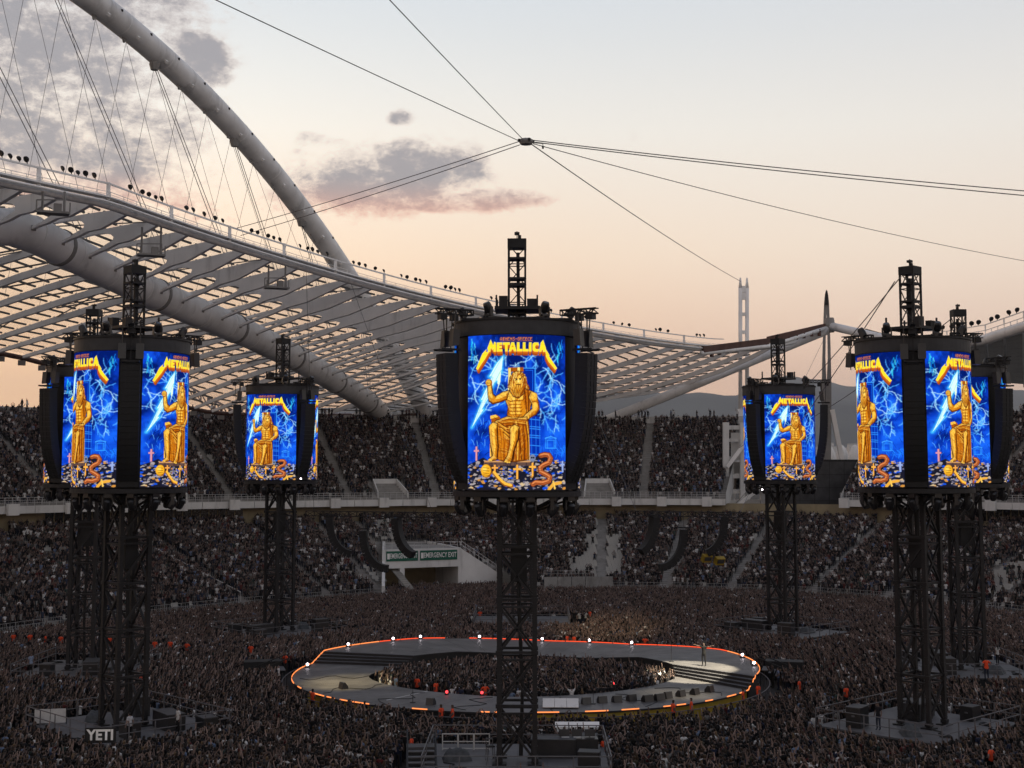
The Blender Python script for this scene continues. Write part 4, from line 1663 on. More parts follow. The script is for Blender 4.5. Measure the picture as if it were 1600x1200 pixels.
    p.ell(460, 432, 26, 32, G1, 0.35); p.ell(466, 500, 20, 36, G1, 0.35); p.poly([(384, 588), (420, 566), (426, 580), (404, 604), (384, 608)], G1)
    p.line([(488, 470), (494, 520), (470, 556), (426, 584)], 7, G3, 0.9); p.line([(446, 470), (476, 466)], 4, G3, 0.8)
    for i in range(4):
        p.line([(384 + 9 * i, 594), (392 + 9 * i, 612)], 3, G3, 0.9)
    # lap and robe
    solid([(152, 640), (198, 602), (276, 572), (330, 588), (410, 576), (424, 640), (424, 720), (424, 868), (330, 884), (250, 880), (198, 862), (172, 848), (160, 745)], G2)
    rg2 = random.Random(4)
    for i in range(30):
        x0 = 190 + 8 * i
        y0 = 600 + rg2.uniform(0, 60)
        dx = rg2.uniform(-16, 22)
        p.line([(x0 - 14, y0), (x0 + dx * 0.3, y0 + 110), (x0 + dx, 870)], rg2.uniform(3.5, 7), rg2.choice((GD, G3, G0, G1, G0)), 0.85)
    for i in range(9):
        p.line([(210 + 6 * i, 606 + 12 * i), (260 + 8 * i, 640 + 16 * i), (322, 630 + 22 * i)], 5, (GD, G1, G0)[i % 3], 0.85)
    # belt folds across the waist
    for i in range(5):
        p.line([(240, 592 + 7 * i), (300, 580 + 9 * i), (400, 584 + 12 * i)], 5, (G1, G3, G0)[i % 3], 0.85)
    # legs
    solid([(150, 640), (176, 612), (206, 622), (204, 680), (212, 780), (206, 850), (200, 870), (160, 878), (150, 866), (178, 842), (160, 750)], G0)
    p.ell(178, 640, 28, 26, G1, 0.35); p.poly([(168, 660), (186, 660), (196, 780), (188, 845), (180, 780)], G1)
    p.line([(206, 650), (213, 780), (206, 852)], 8, GD, 0.9)
    solid([(296, 655), (324, 630), (356, 645), (352, 720), (318, 815), (306, 880), (262, 888), (258, 876), (278, 842), (294, 770)], G0)
    p.ell(325, 655, 28, 24, G1, 0.35); p.poly([(308, 676), (334, 672), (326, 740), (300, 820), (292, 850), (304, 770)], G1)
    p.line([(356, 660), (350, 730), (318, 820), (308, 878)], 9, GD, 0.9); p.line([(294, 680), (292, 770), (276, 840)], 5, G3, 0.9)
    for (x, y) in ((152, 872), (164, 876), (262, 884), (276, 888), (290, 888)):
        p.ell(x, y, 8, 6, G1, 0.3)
    # head: hair, face, beard
    solid([(296, 300), (318, 266), (352, 258), (384, 272), (402, 300), (408, 340), (428, 376), (418, 388), (394, 372), (388, 412), (352, 444), (318, 432), (296, 396), (288, 350)], G2)
    p.poly([(322, 300), (340, 284), (366, 288), (376, 306), (376, 342), (350, 360), (326, 346)], G1)
    p.poly([(304, 352), (326, 342), (350, 352), (376, 342), (384, 372), (372, 404), (342, 436), (314, 420), (300, 390)], G0)
    for i in range(16):
        a = i / 15
        p.line([(306 + 76 * a, 352), (312 + 62 * a + 5 * math.sin(i * 2), 392), (326 + 36 * a, 430)], 3.5, (G3, G1, G1)[i % 3], 0.85)
    for i in range(14):
        a = -2.9 + 2.75 * i / 13
        p.line([(350 + 26 * math.cos(a), 306 + 26 * math.sin(a)), (350 + 54 * math.cos(a), 306 + 48 * math.sin(a)), (352 + 58 * math.cos(a), 340 + 40 * math.sin(a * 0.8))], 3.6, (GD, G1, G3, G1)[i % 4], 0.8)
    for i in range(22):
        a = rr.uniform(-3.0, 0.1)
        x0, y0 = 350 + 44 * math.cos(a), 304 + 40 * math.sin(a)
        sd = 1 if x0 > 350 else -1
        p.line([(x0, y0), (x0 + sd * rr.uniform(4, 16), y0 + 30), (x0 + sd * rr.uniform(0, 30), y0 + rr.uniform(60, 100))], 4.5, rr.choice((G1, G2, G3, (255, 226, 120))), 0.85)
    p.ell(338, 316, 8, 5, (40, 30, 40), 0.3); p.ell(364, 314, 8, 5, (40, 30, 40), 0.3)
    p.line([(328, 308), (345, 310)], 4, GD); p.line([(357, 308), (374, 306)], 4, GD)
    p.poly([(348, 314), (354, 314), (360, 336), (346, 337)], (255, 224, 130)); p.line([(340, 350), (364, 349)], 5, GD)
    rh = random.Random(77)
    gold = (p.c[..., 0] > 120) & (p.c[..., 2] < 110) & (Y > 250) & (Y < 880)
    keep = p.c.copy()
    for i in range(760):
        x, y = rh.uniform(130, 500), rh.uniform(270, 870)
        a_ = 1.2 + 0.9 * math.sin(x * 0.02) + rh.uniform(-0.3, 0.3)
        L = rh.uniform(12, 34)
        p.line([(x, y), (x + L * math.cos(a_), y + L * math.sin(a_))], 2.4, rh.choice((GD, G3, G3, (255, 220, 120))), 0.5)
    p.c = np.where(gold[..., None], p.c, keep)

    # --- lettering: band name in pointed block capitals with a deep orange side
    YF, YE = (255, 226, 40), (222, 120, 28)
    shapes = []
    # left spike of the first letter, right spike of the last
    shapes.append([(58, 232), (102, 130), (130, 100), (124, 122), (150, 116), (118, 170), (96, 200), (70, 240)])
    shapes.append([(538, 96), (566, 142), (560, 144), (618, 230), (606, 240), (560, 186), (542, 150)])
    top, bot = 56, 118
    def bar_(x0, y0, x1, y1, w):
        shapes.append([(x0 - w / 2, y0), (x0 + w / 2, y0), (x1 + w / 2, y1), (x1 - w / 2, y1)])
    # M
    shapes.append([(138, 92), (160, 34), (172, 60), (178, 74), (186, 50), (196, 56), (196, bot), (180, bot), (180, 92), (172, 108), (162, 88), (156, bot), (142, bot)])
    # E
    shapes.append([(202, top), (240, top), (240, top + 14), (219, top + 14), (219, top + 24), (236, top + 24), (236, top + 38), (219, top + 38), (219, bot - 14), (241, bot - 14), (241, bot), (202, bot)])
    # T
    shapes.append([(245, top), (292, top), (292, top + 16), (277, top + 16), (277, bot), (260, bot), (260, top + 16), (245, top + 16)])
    # A
    shapes.append([(286, bot), (303, top), (322, top), (338, bot), (321, bot), (318, bot - 14), (305, bot - 14), (302, bot)])
    # L L
    for x in (342, 383):
        shapes.append([(x, top), (x + 17, top), (x + 17, bot - 15), (x + 37, bot - 15), (x + 37, bot), (x, bot)])
    # I
    shapes.append([(425, top), (442, top), (442, bot), (425, bot)])
    # C
    shapes.append([(450, top + 8), (462, top), (488, top), (494, top + 18), (474, top + 16), (467, top + 22), (467, bot - 22), (476, bot - 15), (494, bot - 18), (488, bot), (462, bot), (450, bot - 10)])
    # A
    shapes.append([(494, bot), (506, top), (522, 36), (540, 92), (536, bot), (522, bot), (520, bot - 14), (512, bot - 14), (510, bot)])
    for d in range(30, -1, -2):
        for sh in shapes:
            k = (1 - d / 30)
            p.poly([(338 + (x - 338) * (1 - d * 0.0012), y + d) for x, y in sh], (int(150 + 75 * k), int(60 + 62 * k), int(14 + 16 * k)), 2.0)
    for sh in shapes:
        p.poly(sh, YF, 1.8)
        p.line(sh + [sh[0]], 2.2, (255, 246, 150), 0.7)
    p.poly([(304, bot - 30), (312, top + 20), (320, bot - 30)], YE)
    # place name
    txt = 'ATHENS.GREECE'
    x = 226
    for ch in txt:
        rows = GLYPH[ch].split()
        for i, row in enumerate(rows):
            for j, b in enumerate(row):
                if b == '1':
                    p.poly([(x + j * 3.5, 20 + i * 3.7), (x + j * 3.5 + 3.6, 20 + i * 3.7), (x + j * 3.5 + 3.6, 20 + i * 3.7 + 3.8), (x + j * 3.5, 20 + i * 3.7 + 3.8)], (236, 128, 50), 1.0)
        x += 17.2
    p.line([(226, 47), (448, 47)], 2.5, (220, 110, 40), 0.8)
    # hairline seams between the LED tiles
    sx_ = np.abs(((X / AW * 8) + 0.5) % 1 - 0.5) * AW / 8
    sy_ = np.abs(((Y / AH * 16) + 0.5) % 1 - 0.5) * AH / 16
    p.c *= (1 - 0.10 * (np.minimum(sx_, sy_) < 1.3))[..., None]
    return p.c / 255.0


ART = paint_screen()


def art_at(u, v):
    h, w, _ = ART.shape
    x = np.clip(u * w - 0.5, 0, w - 1.001); y = np.clip(v * h - 0.5, 0, h - 1.001)
    i, j = y.astype(int), x.astype(int)
    f, e = (y - i)[:, None], (x - j)[:, None]
    c = ART[i, j] * (1 - f) * (1 - e) + ART[i + 1, j] * f * (1 - e) + ART[i, j + 1] * (1 - f) * e + ART[i + 1, j + 1] * f * e
    return np.where(c <= 0.04045, c / 12.92, ((c + 0.055) / 1.055) ** 2.4)


SCR_R, SCR_HALF = 3.72, R(48.5)
SZ0, SZ1 = 15.56, 24.33


def screen_mesh(nu=230, nv=370):
    th = np.linspace(-SCR_HALF, SCR_HALF, nu + 1)
    z = np.linspace(SZ0, SZ1, nv + 1)
    T, Z = np.meshgrid(th, z)
    co = np.stack([SCR_R * np.sin(T), -SCR_R * np.cos(T), Z], -1).reshape(-1, 3)
    u = (0.5 + 0.5 * np.sin(T) / math.sin(SCR_HALF)).ravel()
    v = ((SZ1 - Z) / (SZ1 - SZ0)).ravel()
    col = np.ones((len(co), 4)); col[:, :3] = art_at(u, v)
    idx = np.arange((nu + 1) * (nv + 1)).reshape(nv + 1, nu + 1)
    q = np.stack([idx[:-1, :-1], idx[:-1, 1:], idx[1:, 1:], idx[1:, :-1]], -1).reshape(-1, 4)
    me = bpy.data.meshes.new('screen')
    me.vertices.add(len(co)); me.vertices.foreach_set('co', co.ravel())
    me.loops.add(len(q) * 4); me.loops.foreach_set('vertex_index', q.ravel())
    me.polygons.add(len(q))
    me.polygons.foreach_set('loop_start', np.arange(0, len(q) * 4, 4))
    me.polygons.foreach_set('loop_total', np.full(len(q), 4))
    at_ = me.color_attributes.new('picture', 'FLOAT_COLOR', 'POINT')
    at_.data.foreach_set('color', col.ravel())
    me.update(); me.validate()
    m = bpy.data.materials.new('led_screen')
    m.use_nodes = True
    t = m.node_tree; t.nodes.clear()
    o = t.nodes.new('ShaderNodeOutputMaterial'); e = t.nodes.new('ShaderNodeEmission')
    a = t.nodes.new('ShaderNodeAttribute'); a.attribute_name = 'picture'
    t.links.new(a.outputs['Color'], e.inputs[0]); e.inputs[1].default_value = SCREEN_GAIN
    t.links.new(e.outputs[0], o.inputs[0])
    me.materials.append(m)
    return me


SCREEN_GAIN = 1.15
SCREEN = screen_mesh()

# ================================================================== VIDEO TOWERS
def arc_band(r0, r1, a0, a1, z0, z1, n):
    m = MB()
    for i in range(n + 1):
        a = a0 + (a1 - a0) * i / n
        for r, z in ((r0, z0), (r1, z0), (r1, z1), (r0, z1)):
            m.v.append((r * math.sin(a), -r * math.cos(a), z))
    for i in range(n):
        b = 4 * i
        for k in range(4):
            m.f.append((b + k, b + (k + 1) % 4, b + 4 + (k + 1) % 4, b + 4 + k)); m.m.append(0)
    if abs(a1 - a0) < 2 * PI - 0.01:
        m.f.append((0, 1, 2, 3)); m.m.append(0)
        b = 4 * n
        m.f.append((b + 3, b + 2, b + 1, b)); m.m.append(0)
    return m


def box_truss(m, a, b, w, n, ch=0.08, br=0.045, axes=((1, 0, 0), (0, 1, 0))):
    a, b = Vector(a), Vector(b)
    ax, ay = Vector(axes[0]) * w / 2, Vector(axes[1]) * w / 2
    cs = [ax + ay, -ax + ay, -ax - ay, ax - ay]
    for c in cs:
        m.bar(a + c, b + c, ch)
    for i in range(n):
        p, q = a.lerp(b, i / n), a.lerp(b, (i + 1) / n)
        for k in range(4):
            c, d = cs[k], cs[(k + 1) % 4]
            if i % 2:
                c, d = d, c
            m.bar(p + c, q + d, br)
            m.bar(p + c, p + d, br)


def moving_head(name, parent, loc, down=True, sc_=1.0, tilt=0.0, az=0.0):
    key = ('mh', down)
    if key not in CACHE:
        m = MB()
        s = -1 if down else 1
        m.box((0, 0, 0.12 * s), (0.46, 0.36, 0.22))
        for dx in (-0.3, 0.3):
            m.box((dx, 0, 0.45 * s), (0.08, 0.2, 0.55))
        m.box((0, 0, 0.24 * s), (0.62, 0.2, 0.07))
        mm = Matrix.Rotation(0.5, 3, 'X')
        prof = [(0.12, -0.28), (0.24, -0.2), (0.27, 0.0), (0.25, 0.3), (0.2, 0.42)]
        n = 10; vv = []
        for r, z in prof:
            for j in range(n):
                a = 2 * PI * j / n
                q = mm @ Vector((r * math.cos(a), r * math.sin(a), z * s))
                vv.append((q.x, q.y, q.z + 0.62 * s))
        fs = [(i * n + j, i * n + (j + 1) % n, (i + 1) * n + (j + 1) % n, (i + 1) * n + j) for i in range(4) for j in range(n)]
        fs += [tuple(range(n))[::-1], tuple(4 * n + j for j in range(n))]
        m.add(vv, fs)
        CACHE[key] = m.mesh(name, M['black_gloss'])
    o = obj(name, CACHE[key], parent)
    o.location = loc
    o.rotation_euler = (0, 0, az)
    o.scale = (sc_,) * 3
    return o


CACHE = {}


def make_tower():
    t = thing('video_tower', 'x', 'video tower')
    # four corner box-truss legs
    for sx, sy in ((-1, -1), (1, -1), (1, 1), (-1, 1)):
        m = MB(); m.bar((sx * 1.02, sy * 1.02, 0.05), (sx * 1.02, sy * 1.02, 15.2), 0.27)
        for zz in range(6):
            m.box((sx * 1.02, sy * 1.02, 0.25 + 3.0 * zz), (0.4, 0.4, 0.22))
        for q in range(30):
            m.box((sx * 1.02, sy * 1.02, 0.5 + 0.5 * q), (0.3, 0.3, 0.06))
        lg = m.build('leg', M['truss'], t)
        m = MB(); m.box((sx * 1.0, sy * 1.0, 0.02), (0.8, 0.8, 0.1)); m.build('foot_plate', M['black'], lg)
    # bracing, one part for each storey
    for i in range(5):
        z0, z1 = 0.25 + 3.0 * i, 0.25 + 3.0 * (i + 1)
        m = MB()
        C4 = [(-1, -1), (1, -1), (1, 1), (-1, 1)]
        for k in range(4):
            (ax, ay), (bx, by) = C4[k], C4[(k + 1) % 4]
            m.bar((ax, ay, z1), (bx, by, z1), 0.15); m.bar((ax, ay, z1 - 0.42), (bx, by, z1 - 0.42), 0.11)
            m.bar((ax, ay, z0), (bx, by, z1 - 0.42), 0.13)
            if k % 2 == 0:
                m.bar((bx, by, z0), (ax, ay, z1 - 0.42), 0.13)
        m.build('bracing', M['truss'], t)
    m = MB(); m.tube([(0.15, 0.1, 15), (0.1, 0.05, 9), (0.3, 0, 4), (0.2, 0.1, 0.2)], [0.2, 0.13, 0.10, 0.13], 7)
    m.build('cable_bundle', M['black'], t)
    m = MB(); m.box((0.1, 0, 11.2), (0.95, 0.9, 2.0)); m.build('hoist_case', M['black'], t)
    # hanging ring under the screens
    m = arc_band(3.0, 3.78, 0, 2 * PI, 15.16, 15.46, 48)
    for k in range(8):
        a = k * PI / 4
        m.bar((0.9 * math.sin(a), -0.9 * math.cos(a), 14.2), (3.5 * math.sin(a), -3.5 * math.cos(a), 15.1), 0.12)
        m.bar((0, 0, 15.0), (3.5 * math.sin(a), -3.5 * math.cos(a), 15.2), 0.16)
    m.build('lower_ring', M['truss'], t)
    m = MB(); m.lathe([(3.05, 15.3), (3.05, 25.3)], 36); m.build('core_drum', M['black'], t)
    # header
    m = arc_band(3.3, 3.77, 0, 2 * PI, 24.37, 25.2, 60); m.build('header_band', M['dark_grey'], t)
    m = arc_band(3.1, 3.85, 0, 2 * PI, 25.21, 25.32, 48)
    for k in range(12):
        a = k * PI / 6
        m.bar((0.5 * math.sin(a), -0.5 * math.cos(a), 25.6), (3.7 * math.sin(a), -3.7 * math.cos(a), 25.40), 0.12)
    m.build('top_ring', M['truss'], t)
    for k in range(3):
        a = 2 * PI * k / 3
        s = obj('screen', SCREEN, t); s.rotation_euler = (0, 0, a)
        fr = arc_band(3.4, 3.69, -SCR_HALF - 0.012, SCR_HALF + 0.012, SZ0 - 0.06, SZ1 + 0.03, 30).build('screen_casing', M['black'], t)
        fr.rotation_euler = (0, 0, a)
        # gap column behind the hanging speakers
        g = a + PI / 3
        m = arc_band(3.1, 3.64, PI / 3 - R(11), PI / 3 + R(11), SZ0, SZ1, 6)
        o = m.build('gap_column', M['black'], t); o.rotation_euler = (0, 0, a)
        # outrigger carrying a speaker hang
        m = MB()
        box_truss(m, (0, -3.0, 25.8), (0, -5.35, 25.8), 0.3, 6, 0.07, 0.05, ((1, 0, 0), (0, 0, 1)))
        m.bar((0, -4.9, 25.7), (0, -4.75, 23.6), 0.05)
        m.bar((0, -4.3, 25.7), (0, -4.4, 23.6), 0.05)
        m.box((0, -4.95, 25.5), (0.5, 0.4, 0.35)); m.box((0, -4.2, 25.45), (0.4, 0.4, 0.35))
        o = m.build('outrigger', M['truss'], t); o.rotation_euler = (0, 0, g)
    # mast on top
    m = MB(); box_truss(m, (0, 0, 25.4), (0, 0, 30.0), 0.98, 4, 0.12, 0.055)
    for z in (25.9, 27.6, 28.0, 29.2):
        m.box((0, 0, z), (1.1, 1.1, 0.12))
    m.bar((0.1, 0.1, 25.7), (0.05, 0.05, 29.6), 0.2)
    m.build('mast', M['truss'], t)
    m = MB()
    m.box((0, 0, 30.1), (1.12, 1.12, 0.55)); m.build('mast_cap', M['black'], t)
    m = MB(); m.bar((0, 0, 30.3), (0, 0, 30.9), 0.05); m.box((0, 0, 30.75), (0.3, 0.3, 0.16)); m.box((0.15, 0, 30.5), (0.2, 0.2, 0.3))
    m.build('beacon', M['black'], t)
    m = MB(); m.box((0, 0, 26.15), (2.6, 2.6, 0.18)); m.box((-0.8, -1.0, 26.5), (0.5, 0.5, 0.7)); m.box((0.9, -0.9, 26.45), (0.6, 0.4, 0.5))
    for dx in (-1.2, 1.2):
        m.bar((dx, -1.2, 26.2), (dx, -1.2, 26.9), 0.1); m.bar((dx, 1.2, 26.2), (dx, 1.2, 26.9), 0.1)
    m.build('mast_base', M['truss'], t)
    for k in range(14):
        a = 2 * PI * (k + 0.5) / 14
        moving_head('moving_light', t, (3.4 * math.sin(a), -3.4 * math.cos(a), 15.17), True, 1.05, az=a + 0.7 * math.sin(k * 2.1))
    for k in range(6):
        a = 2 * PI * k / 6 + R(30)
        moving_head('top_light', t, (3.2 * math.sin(a), -3.2 * math.cos(a), 25.32), False, 0.95, az=a + 0.6 * math.sin(k * 3.3))
    # pair of small speakers on the outriggers
    for k in range(3):
        g = 2 * PI * k / 3 + PI / 3
        for ds in (-0.55, 0.55):
            m = MB()
            m.bar((ds, -4.4, 25.8), (ds, -4.4, 24.6), 0.06)
            m.prism([(-0.24, -0.5), (0.2, -0.45), (0.26, 0.45), (-0.16, 0.5)], lambda y, z, x: (ds + x, -4.45 + y, 24.25 + z), -0.25, 0.25)
            m.bar((0, -4.4, 25.8), (ds, -4.4, 25.8), 0.08)
            o = m.build('fill_speaker', M['black_gloss'], t); o.rotation_euler = (0, 0, g)
    return t


def make_array(n=19, bend=1.0):
    """a curved hang of speaker cabinets; local -Y points outwards, top at z = 0"""
    t = thing('line_array', 'x', 'line array')
    m = MB()
    for dx in (-0.5, 0.5):
        m.bar((dx, -0.6, 0.12), (dx, 0.6, 0.12), 0.12)
    m.bar((-0.5, 0.0, 0.12), (0.5, 0.0, 0.12), 0.12); m.bar((-0.5, -0.4, 0.12), (0.5, -0.4, 0.12), 0.1)
    m.build('bumper', M['truss'], t)
    if 'cab' not in CACHE:
        m = MB()
        h = 0.385
        # trapezoid box with a recessed grille and side splays
        m.prism([(-0.40, -h / 2 - 0.002), (0.36, -h / 2 - 0.004), (0.36, h / 2 + 0.004), (-0.40, h / 2 + 0.002)], lambda y, z, x: (x, y, z), -0.62, 0.62)
        for dx in (-0.44, 0.44):
            m.box((dx, -0.41, 0), (0.36, 0.03, h - 0.05))
        m.box((0, -0.41, 0), (0.30, 0.035, h - 0.09))
        CACHE['cab'] = m.mesh('cabinet', M['black'])
    z, y, a = -0.1, 0.0, 0.02
    for i in range(n):
        o = obj('cabinet', CACHE['cab'], t)
        a += (0.004 if i < 6 else (0.022 if i < 13 else 0.048)) if bend == 1.0 else (0.02 + 0.011 * i) * bend
        z -= 0.195 * math.cos(a); y += 0.195 * math.sin(a)
        o.location = (0, y, z); o.rotation_euler = (a, 0, 0)
        z -= 0.195 * math.cos(a); y += 0.195 * math.sin(a)
    return t


DECKZ = 1.3
RCX, RCY, RR_ = 1.0, 116.0, 36.0
TROT = R(-0.8)
TPOS = [(0.3, 80.3), (-25.5, 91.0), (-36.0, 116.3), (-24.1, 142.5), (1.1, 153.0), (28.1, 143.0), (38.5, 116.5), (27.0, 91.3)]
TOWERS = []
TLAB = ['black lattice video tower nearest the camera at the bottom centre', 'black video tower at the left front with the two half pictures', 'video tower half hidden behind the left front tower',
        'smaller far video tower between the left tower and the centre tower', 'video tower hidden behind the nearest centre tower', 'smaller far video tower in front of the black scoreboard',
        'video tower half hidden behind the right front tower', 'black video tower at the right front with the two half pictures']
TSHORT = ['nearest centre tower', 'left front tower', 'half hidden left rear tower', 'far left tower', 'hidden far centre tower', 'far right tower by the scoreboard', 'half hidden right rear tower', 'right front tower']
proto = make_tower()
aproto = make_array()
first = True
SIDE = {}
for k in range(8):
    b = -2 * PI * k / 8 + TROT          # clockwise: k=1 is left front
    x, y = TPOS[k]
    o = proto if k == 0 else copy_tree(proto)
    o.location = (x, y, DECKZ)
    o.rotation_euler = (0, 0, b)
    o['label'] = TLAB[k]; o['category'] = 'video tower'; o['group'] = 'video towers ringing the stage'
    TOWERS.append((x, y, b))
    view = math.atan2(x, y)             # direction of sight
    for g in range(3):
        ga = b + 2 * PI * g / 3 + PI / 3
        # angle between outward direction of the gap and the direction to the camera
        rel = (ga + view + PI) % (2 * PI) - PI
        if abs(rel) > R(118) or k == 4:
            continue
        ao = aproto if first else copy_tree(aproto)
        first = False
        ao.location = (x + 4.62 * math.sin(ga), y - 4.62 * math.cos(ga), DECKZ + 23.45)
        ao.rotation_euler = (0, 0, ga)
        side = 'left side' if rel < -R(20) else 'right side' if rel > R(20) else 'front'
        ao['label'] = 'curved black line array on the %s of the %s' % (side, TSHORT[k])
        ao['category'] = 'line array'; ao['group'] = 'line arrays hung on the towers'

# one small lamp burning under each of the two far towers
for k, (px, py) in ((3, (470, 748)), (5, (1191, 765))):
    to = [q for q in bpy.data.objects if q.get('label') == TLAB[k]][0]
    wp = at(px, py, TOWERS[k][1] - 3.4)
    m = MB(); m.lathe([(0.03, -0.08), (0.08, -0.03), (0.08, 0.03), (0.03, 0.08)], 10)
    o = m.build('lit_lamp', M['lamp_white'], to, smooth=True)
    o.location = Matrix.Rotation(-TOWERS[k][2], 3, 'Z') @ (wp - Vector(to.location))

# ------------------------------------------------------------------ tower platforms
def make_platform(k):
    x, y, b = TOWERS[k]
    t = thing('tower_platform', 'grey railed platform under the ' + TSHORT[k], 'platform', (x, y, 0), b, 'platforms under the towers')
    W, Y0, Y1 = 5.2, -4.2, 4.8
    # deck sheets
    nx, ny = 6, 4
    for i in range(nx):
        for j in range(ny):
            m = MB()
            x0, x1 = -W + 2 * W * i / nx, -W + 2 * W * (i + 1) / nx
            y0, y1 = Y0 + (Y1 - Y0) * j / ny, Y0 + (Y1 - Y0) * (j + 1) / ny
            m.box(((x0 + x1) / 2, (y0 + y1) / 2, DECKZ - 0.06), (x1 - x0 - 0.015, y1 - y0 - 0.015, 0.1))
            m.build('deck_sheet', M['deck_grey'], t)
    m = MB()
    m.box((0, (Y0 + Y1) / 2, DECKZ / 2 - 0.06), (2 * W - 0.1, Y1 - Y0 - 0.1, DECKZ - 0.13))
    m.build('skirt', M['black'], t)
    corners = [(-W, Y0), (W, Y0), (W, Y1), (-W, Y1)]
    for q in range(4):
        (ax, ay), (bx, by) = corners[q], corners[(q + 1) % 4]
        n = 5
        m = MB()
        for i in range(n):
            px_, py_ = ax + (bx - ax) * i / n, ay + (by - ay) * i / n
            m.bar((px_, py_, DECKZ), (px_, py_, DECKZ + 1.1), 0.06)
        for zz in (0.55, 1.1):
            m.bar((ax, ay, DECKZ + zz), (bx, by, DECKZ + zz), 0.05)
        m.build('railing', M['rail'], t)
    # steps at one side
    for i in range(5):
        m = MB()
        m.box((-W - 0.3 - 0.32 * i, 2.0, DECKZ - 0.24 * (i + 1) + 0.02), (0.3, 1.6, 0.06))
        m.build('step', M['deck_grey'], t)
    return t


for k in range(8):
    make_platform(k)


def on_platform(k, lx, ly, z=DECKZ):
    x, y, b = TOWERS[k]
    return (x + lx * math.cos(b) - ly * math.sin(b), y + lx * math.sin(b) + ly * math.cos(b), z)


EQ = random.Random(31)
_cols = ['low black', 'tall black', 'stacked black', 'wide black']
for k in range(8):
    if k == 4:
        continue
    for j, (lx, ly, w, d, h) in enumerate(((2.6, 1.6, 2.6, 1.2, 1.0), (3.9, -1.6, 1.2, 0.9, 0.9), (-3.2, 3.0, 1.5, 1.0, 1.25), (4.4, 3.4, 1.3, 1.0, 0.75))):
        if k == 0 and j == 2:
            continue
        p = on_platform(k, lx + EQ.uniform(-0.5, 0.5), ly + EQ.uniform(-0.4, 0.4))
        t = thing('equipment_case', '%s equipment case on the platform of the %s' % (_cols[j], TSHORT[k]), 'case', p, TOWERS[k][2] + EQ.uniform(-0.2, 0.2), 'equipment cases on the platforms')
        m = MB(); m.box((0, 0, h / 2), (w, d, h)); m.build('case_body', M['black_gloss'], t)
        m = MB(); m.box((0, 0, h + 0.03), (w + 0.04, d + 0.04, 0.05)); m.build('lid', M['dark_grey'], t)
        for sx in (-1, 1):
            m = MB(); m.box((sx * (w / 2 + 0.02), 0, h * 0.6), (0.04, 0.2, 0.1)); m.build('handle', M['rail'], t)

# coiled cables and folded tarpaulins lying about on the decks
M['tarp'] = material('tarp', (0.05, 0.055, 0.06), 0.7, var=0.4, scale=3.0)
for k in range(8):
    if k == 4:
        continue
    for j in range(2):
        p = on_platform(k, EQ.uniform(-4.4, -1.8) if j else EQ.uniform(1.8, 4.4), EQ.uniform(-3.6, -2.2))
        m = MB()
        for r_c in (0.34, 0.27, 0.2):
            m.tube([(r_c * math.cos(2 * PI * q / 14), r_c * math.sin(2 * PI * q / 14), 0.06 + 0.03 * math.sin(q)) for q in range(14)], 0.05, 5, closed=True)
        m.tube([(0.34, 0, 0.05), (0.9, 0.5, 0.03), (1.4, 0.3, 0.03), (1.9, 0.9, 0.03)], 0.035, 5)
        o = m.build('cable_coil', M['black']); o.location = p; o.rotation_euler = (0, 0, EQ.uniform(0, 6))
        tag(o, 'black cable coil, %s part of the platform of the %s' % ('left' if j else 'right', TSHORT[k]), 'cable', 'cable coils on the platforms')
    p = on_platform(k, EQ.uniform(-4.0, -2.6), EQ.uniform(-1.2, 1.2))
    m = MB()
    n_ = 9
    for iy in range(n_):
        for ix in range(n_):
            u, v = ix / (n_ - 1) - 0.5, iy / (n_ - 1) - 0.5
            e_ = max(abs(u), abs(v)) * 2
            m.v.append((u * 1.7, v * 1.2, (1 - e_ ** 4) * (0.55 + EQ.uniform(-0.1, 0.14))))
    for iy in range(n_ - 1):
        for ix in range(n_ - 1):
            a = iy * n_ + ix
            m.f.append((a, a + 1, a + n_ + 1, a + n_)); m.m.append(0)
    o = m.build('tarpaulin', M['tarp'], smooth=True); o.location = p; o.rotation_euler = (0, 0, EQ.uniform(0, 3))
    tag(o, 'dark crumpled tarpaulin over gear on the platform of the %s' % TSHORT[k], 'tarpaulin', 'tarpaulins on the platforms')

# YETI banner on the platform of the left front tower
_c = min((Vector(on_platform(1, lx, ly, 0)) for lx in (-5.2, 5.2) for ly in (-4.2, 4.8)), key=lambda v: v.y)
bp = Vector((_c.x, _c.y - 0.28, 0))
t = thing('banner', 'black banner with white lettering YETI on the left front platform', 'banner', (bp.x, bp.y, 0), R(4))
m = MB(); m.box((0, 0, 2.0), (1.85, 0.06, 0.9)); m.build('banner_board', M['black'], t)
me = text_mesh('YETI', 0.86, 0.0, 0.03)
me.materials.clear(); me.materials.append(M['white_print'])
xs = [v.co.x for v in me.vertices]; k_ = 1.6 / (max(xs) - min(xs))
for v in me.vertices:
    v.co = (v.co.x * k_, -0.036, 2.0 + v.co.y)
obj('lettering', me, t)
for sx in (-0.9, 0.9):
    m = MB(); m.bar((sx * 0.9, 0.06, 0), (sx * 0.9, 0.06, 2.4), 0.06); m.build('post', M['rail'], t)
# pale board leaning at the left of that platform
bp = onz(78, 1132, DECKZ)
t = thing('board', 'pale panel board standing at the left end of the left front platform', 'board', tuple(bp), R(12))
for i in range(2):
    m = MB(); m.box((-0.5 + 1.0 * i, 0, 0.55), (0.96, 0.05, 0.9)); m.build('panel', M['white_rail'], t)
m = MB(); m.bar((-1.02, 0.04, 0), (-1.02, 0.04, 1.05), 0.05); m.bar((1.02, 0.04, 0), (1.02, 0.04, 1.05), 0.05); m.bar((-1.02, 0.04, 0.55), (1.02, 0.04, 0.55), 0.05)
m.build('frame', M['black'], t)

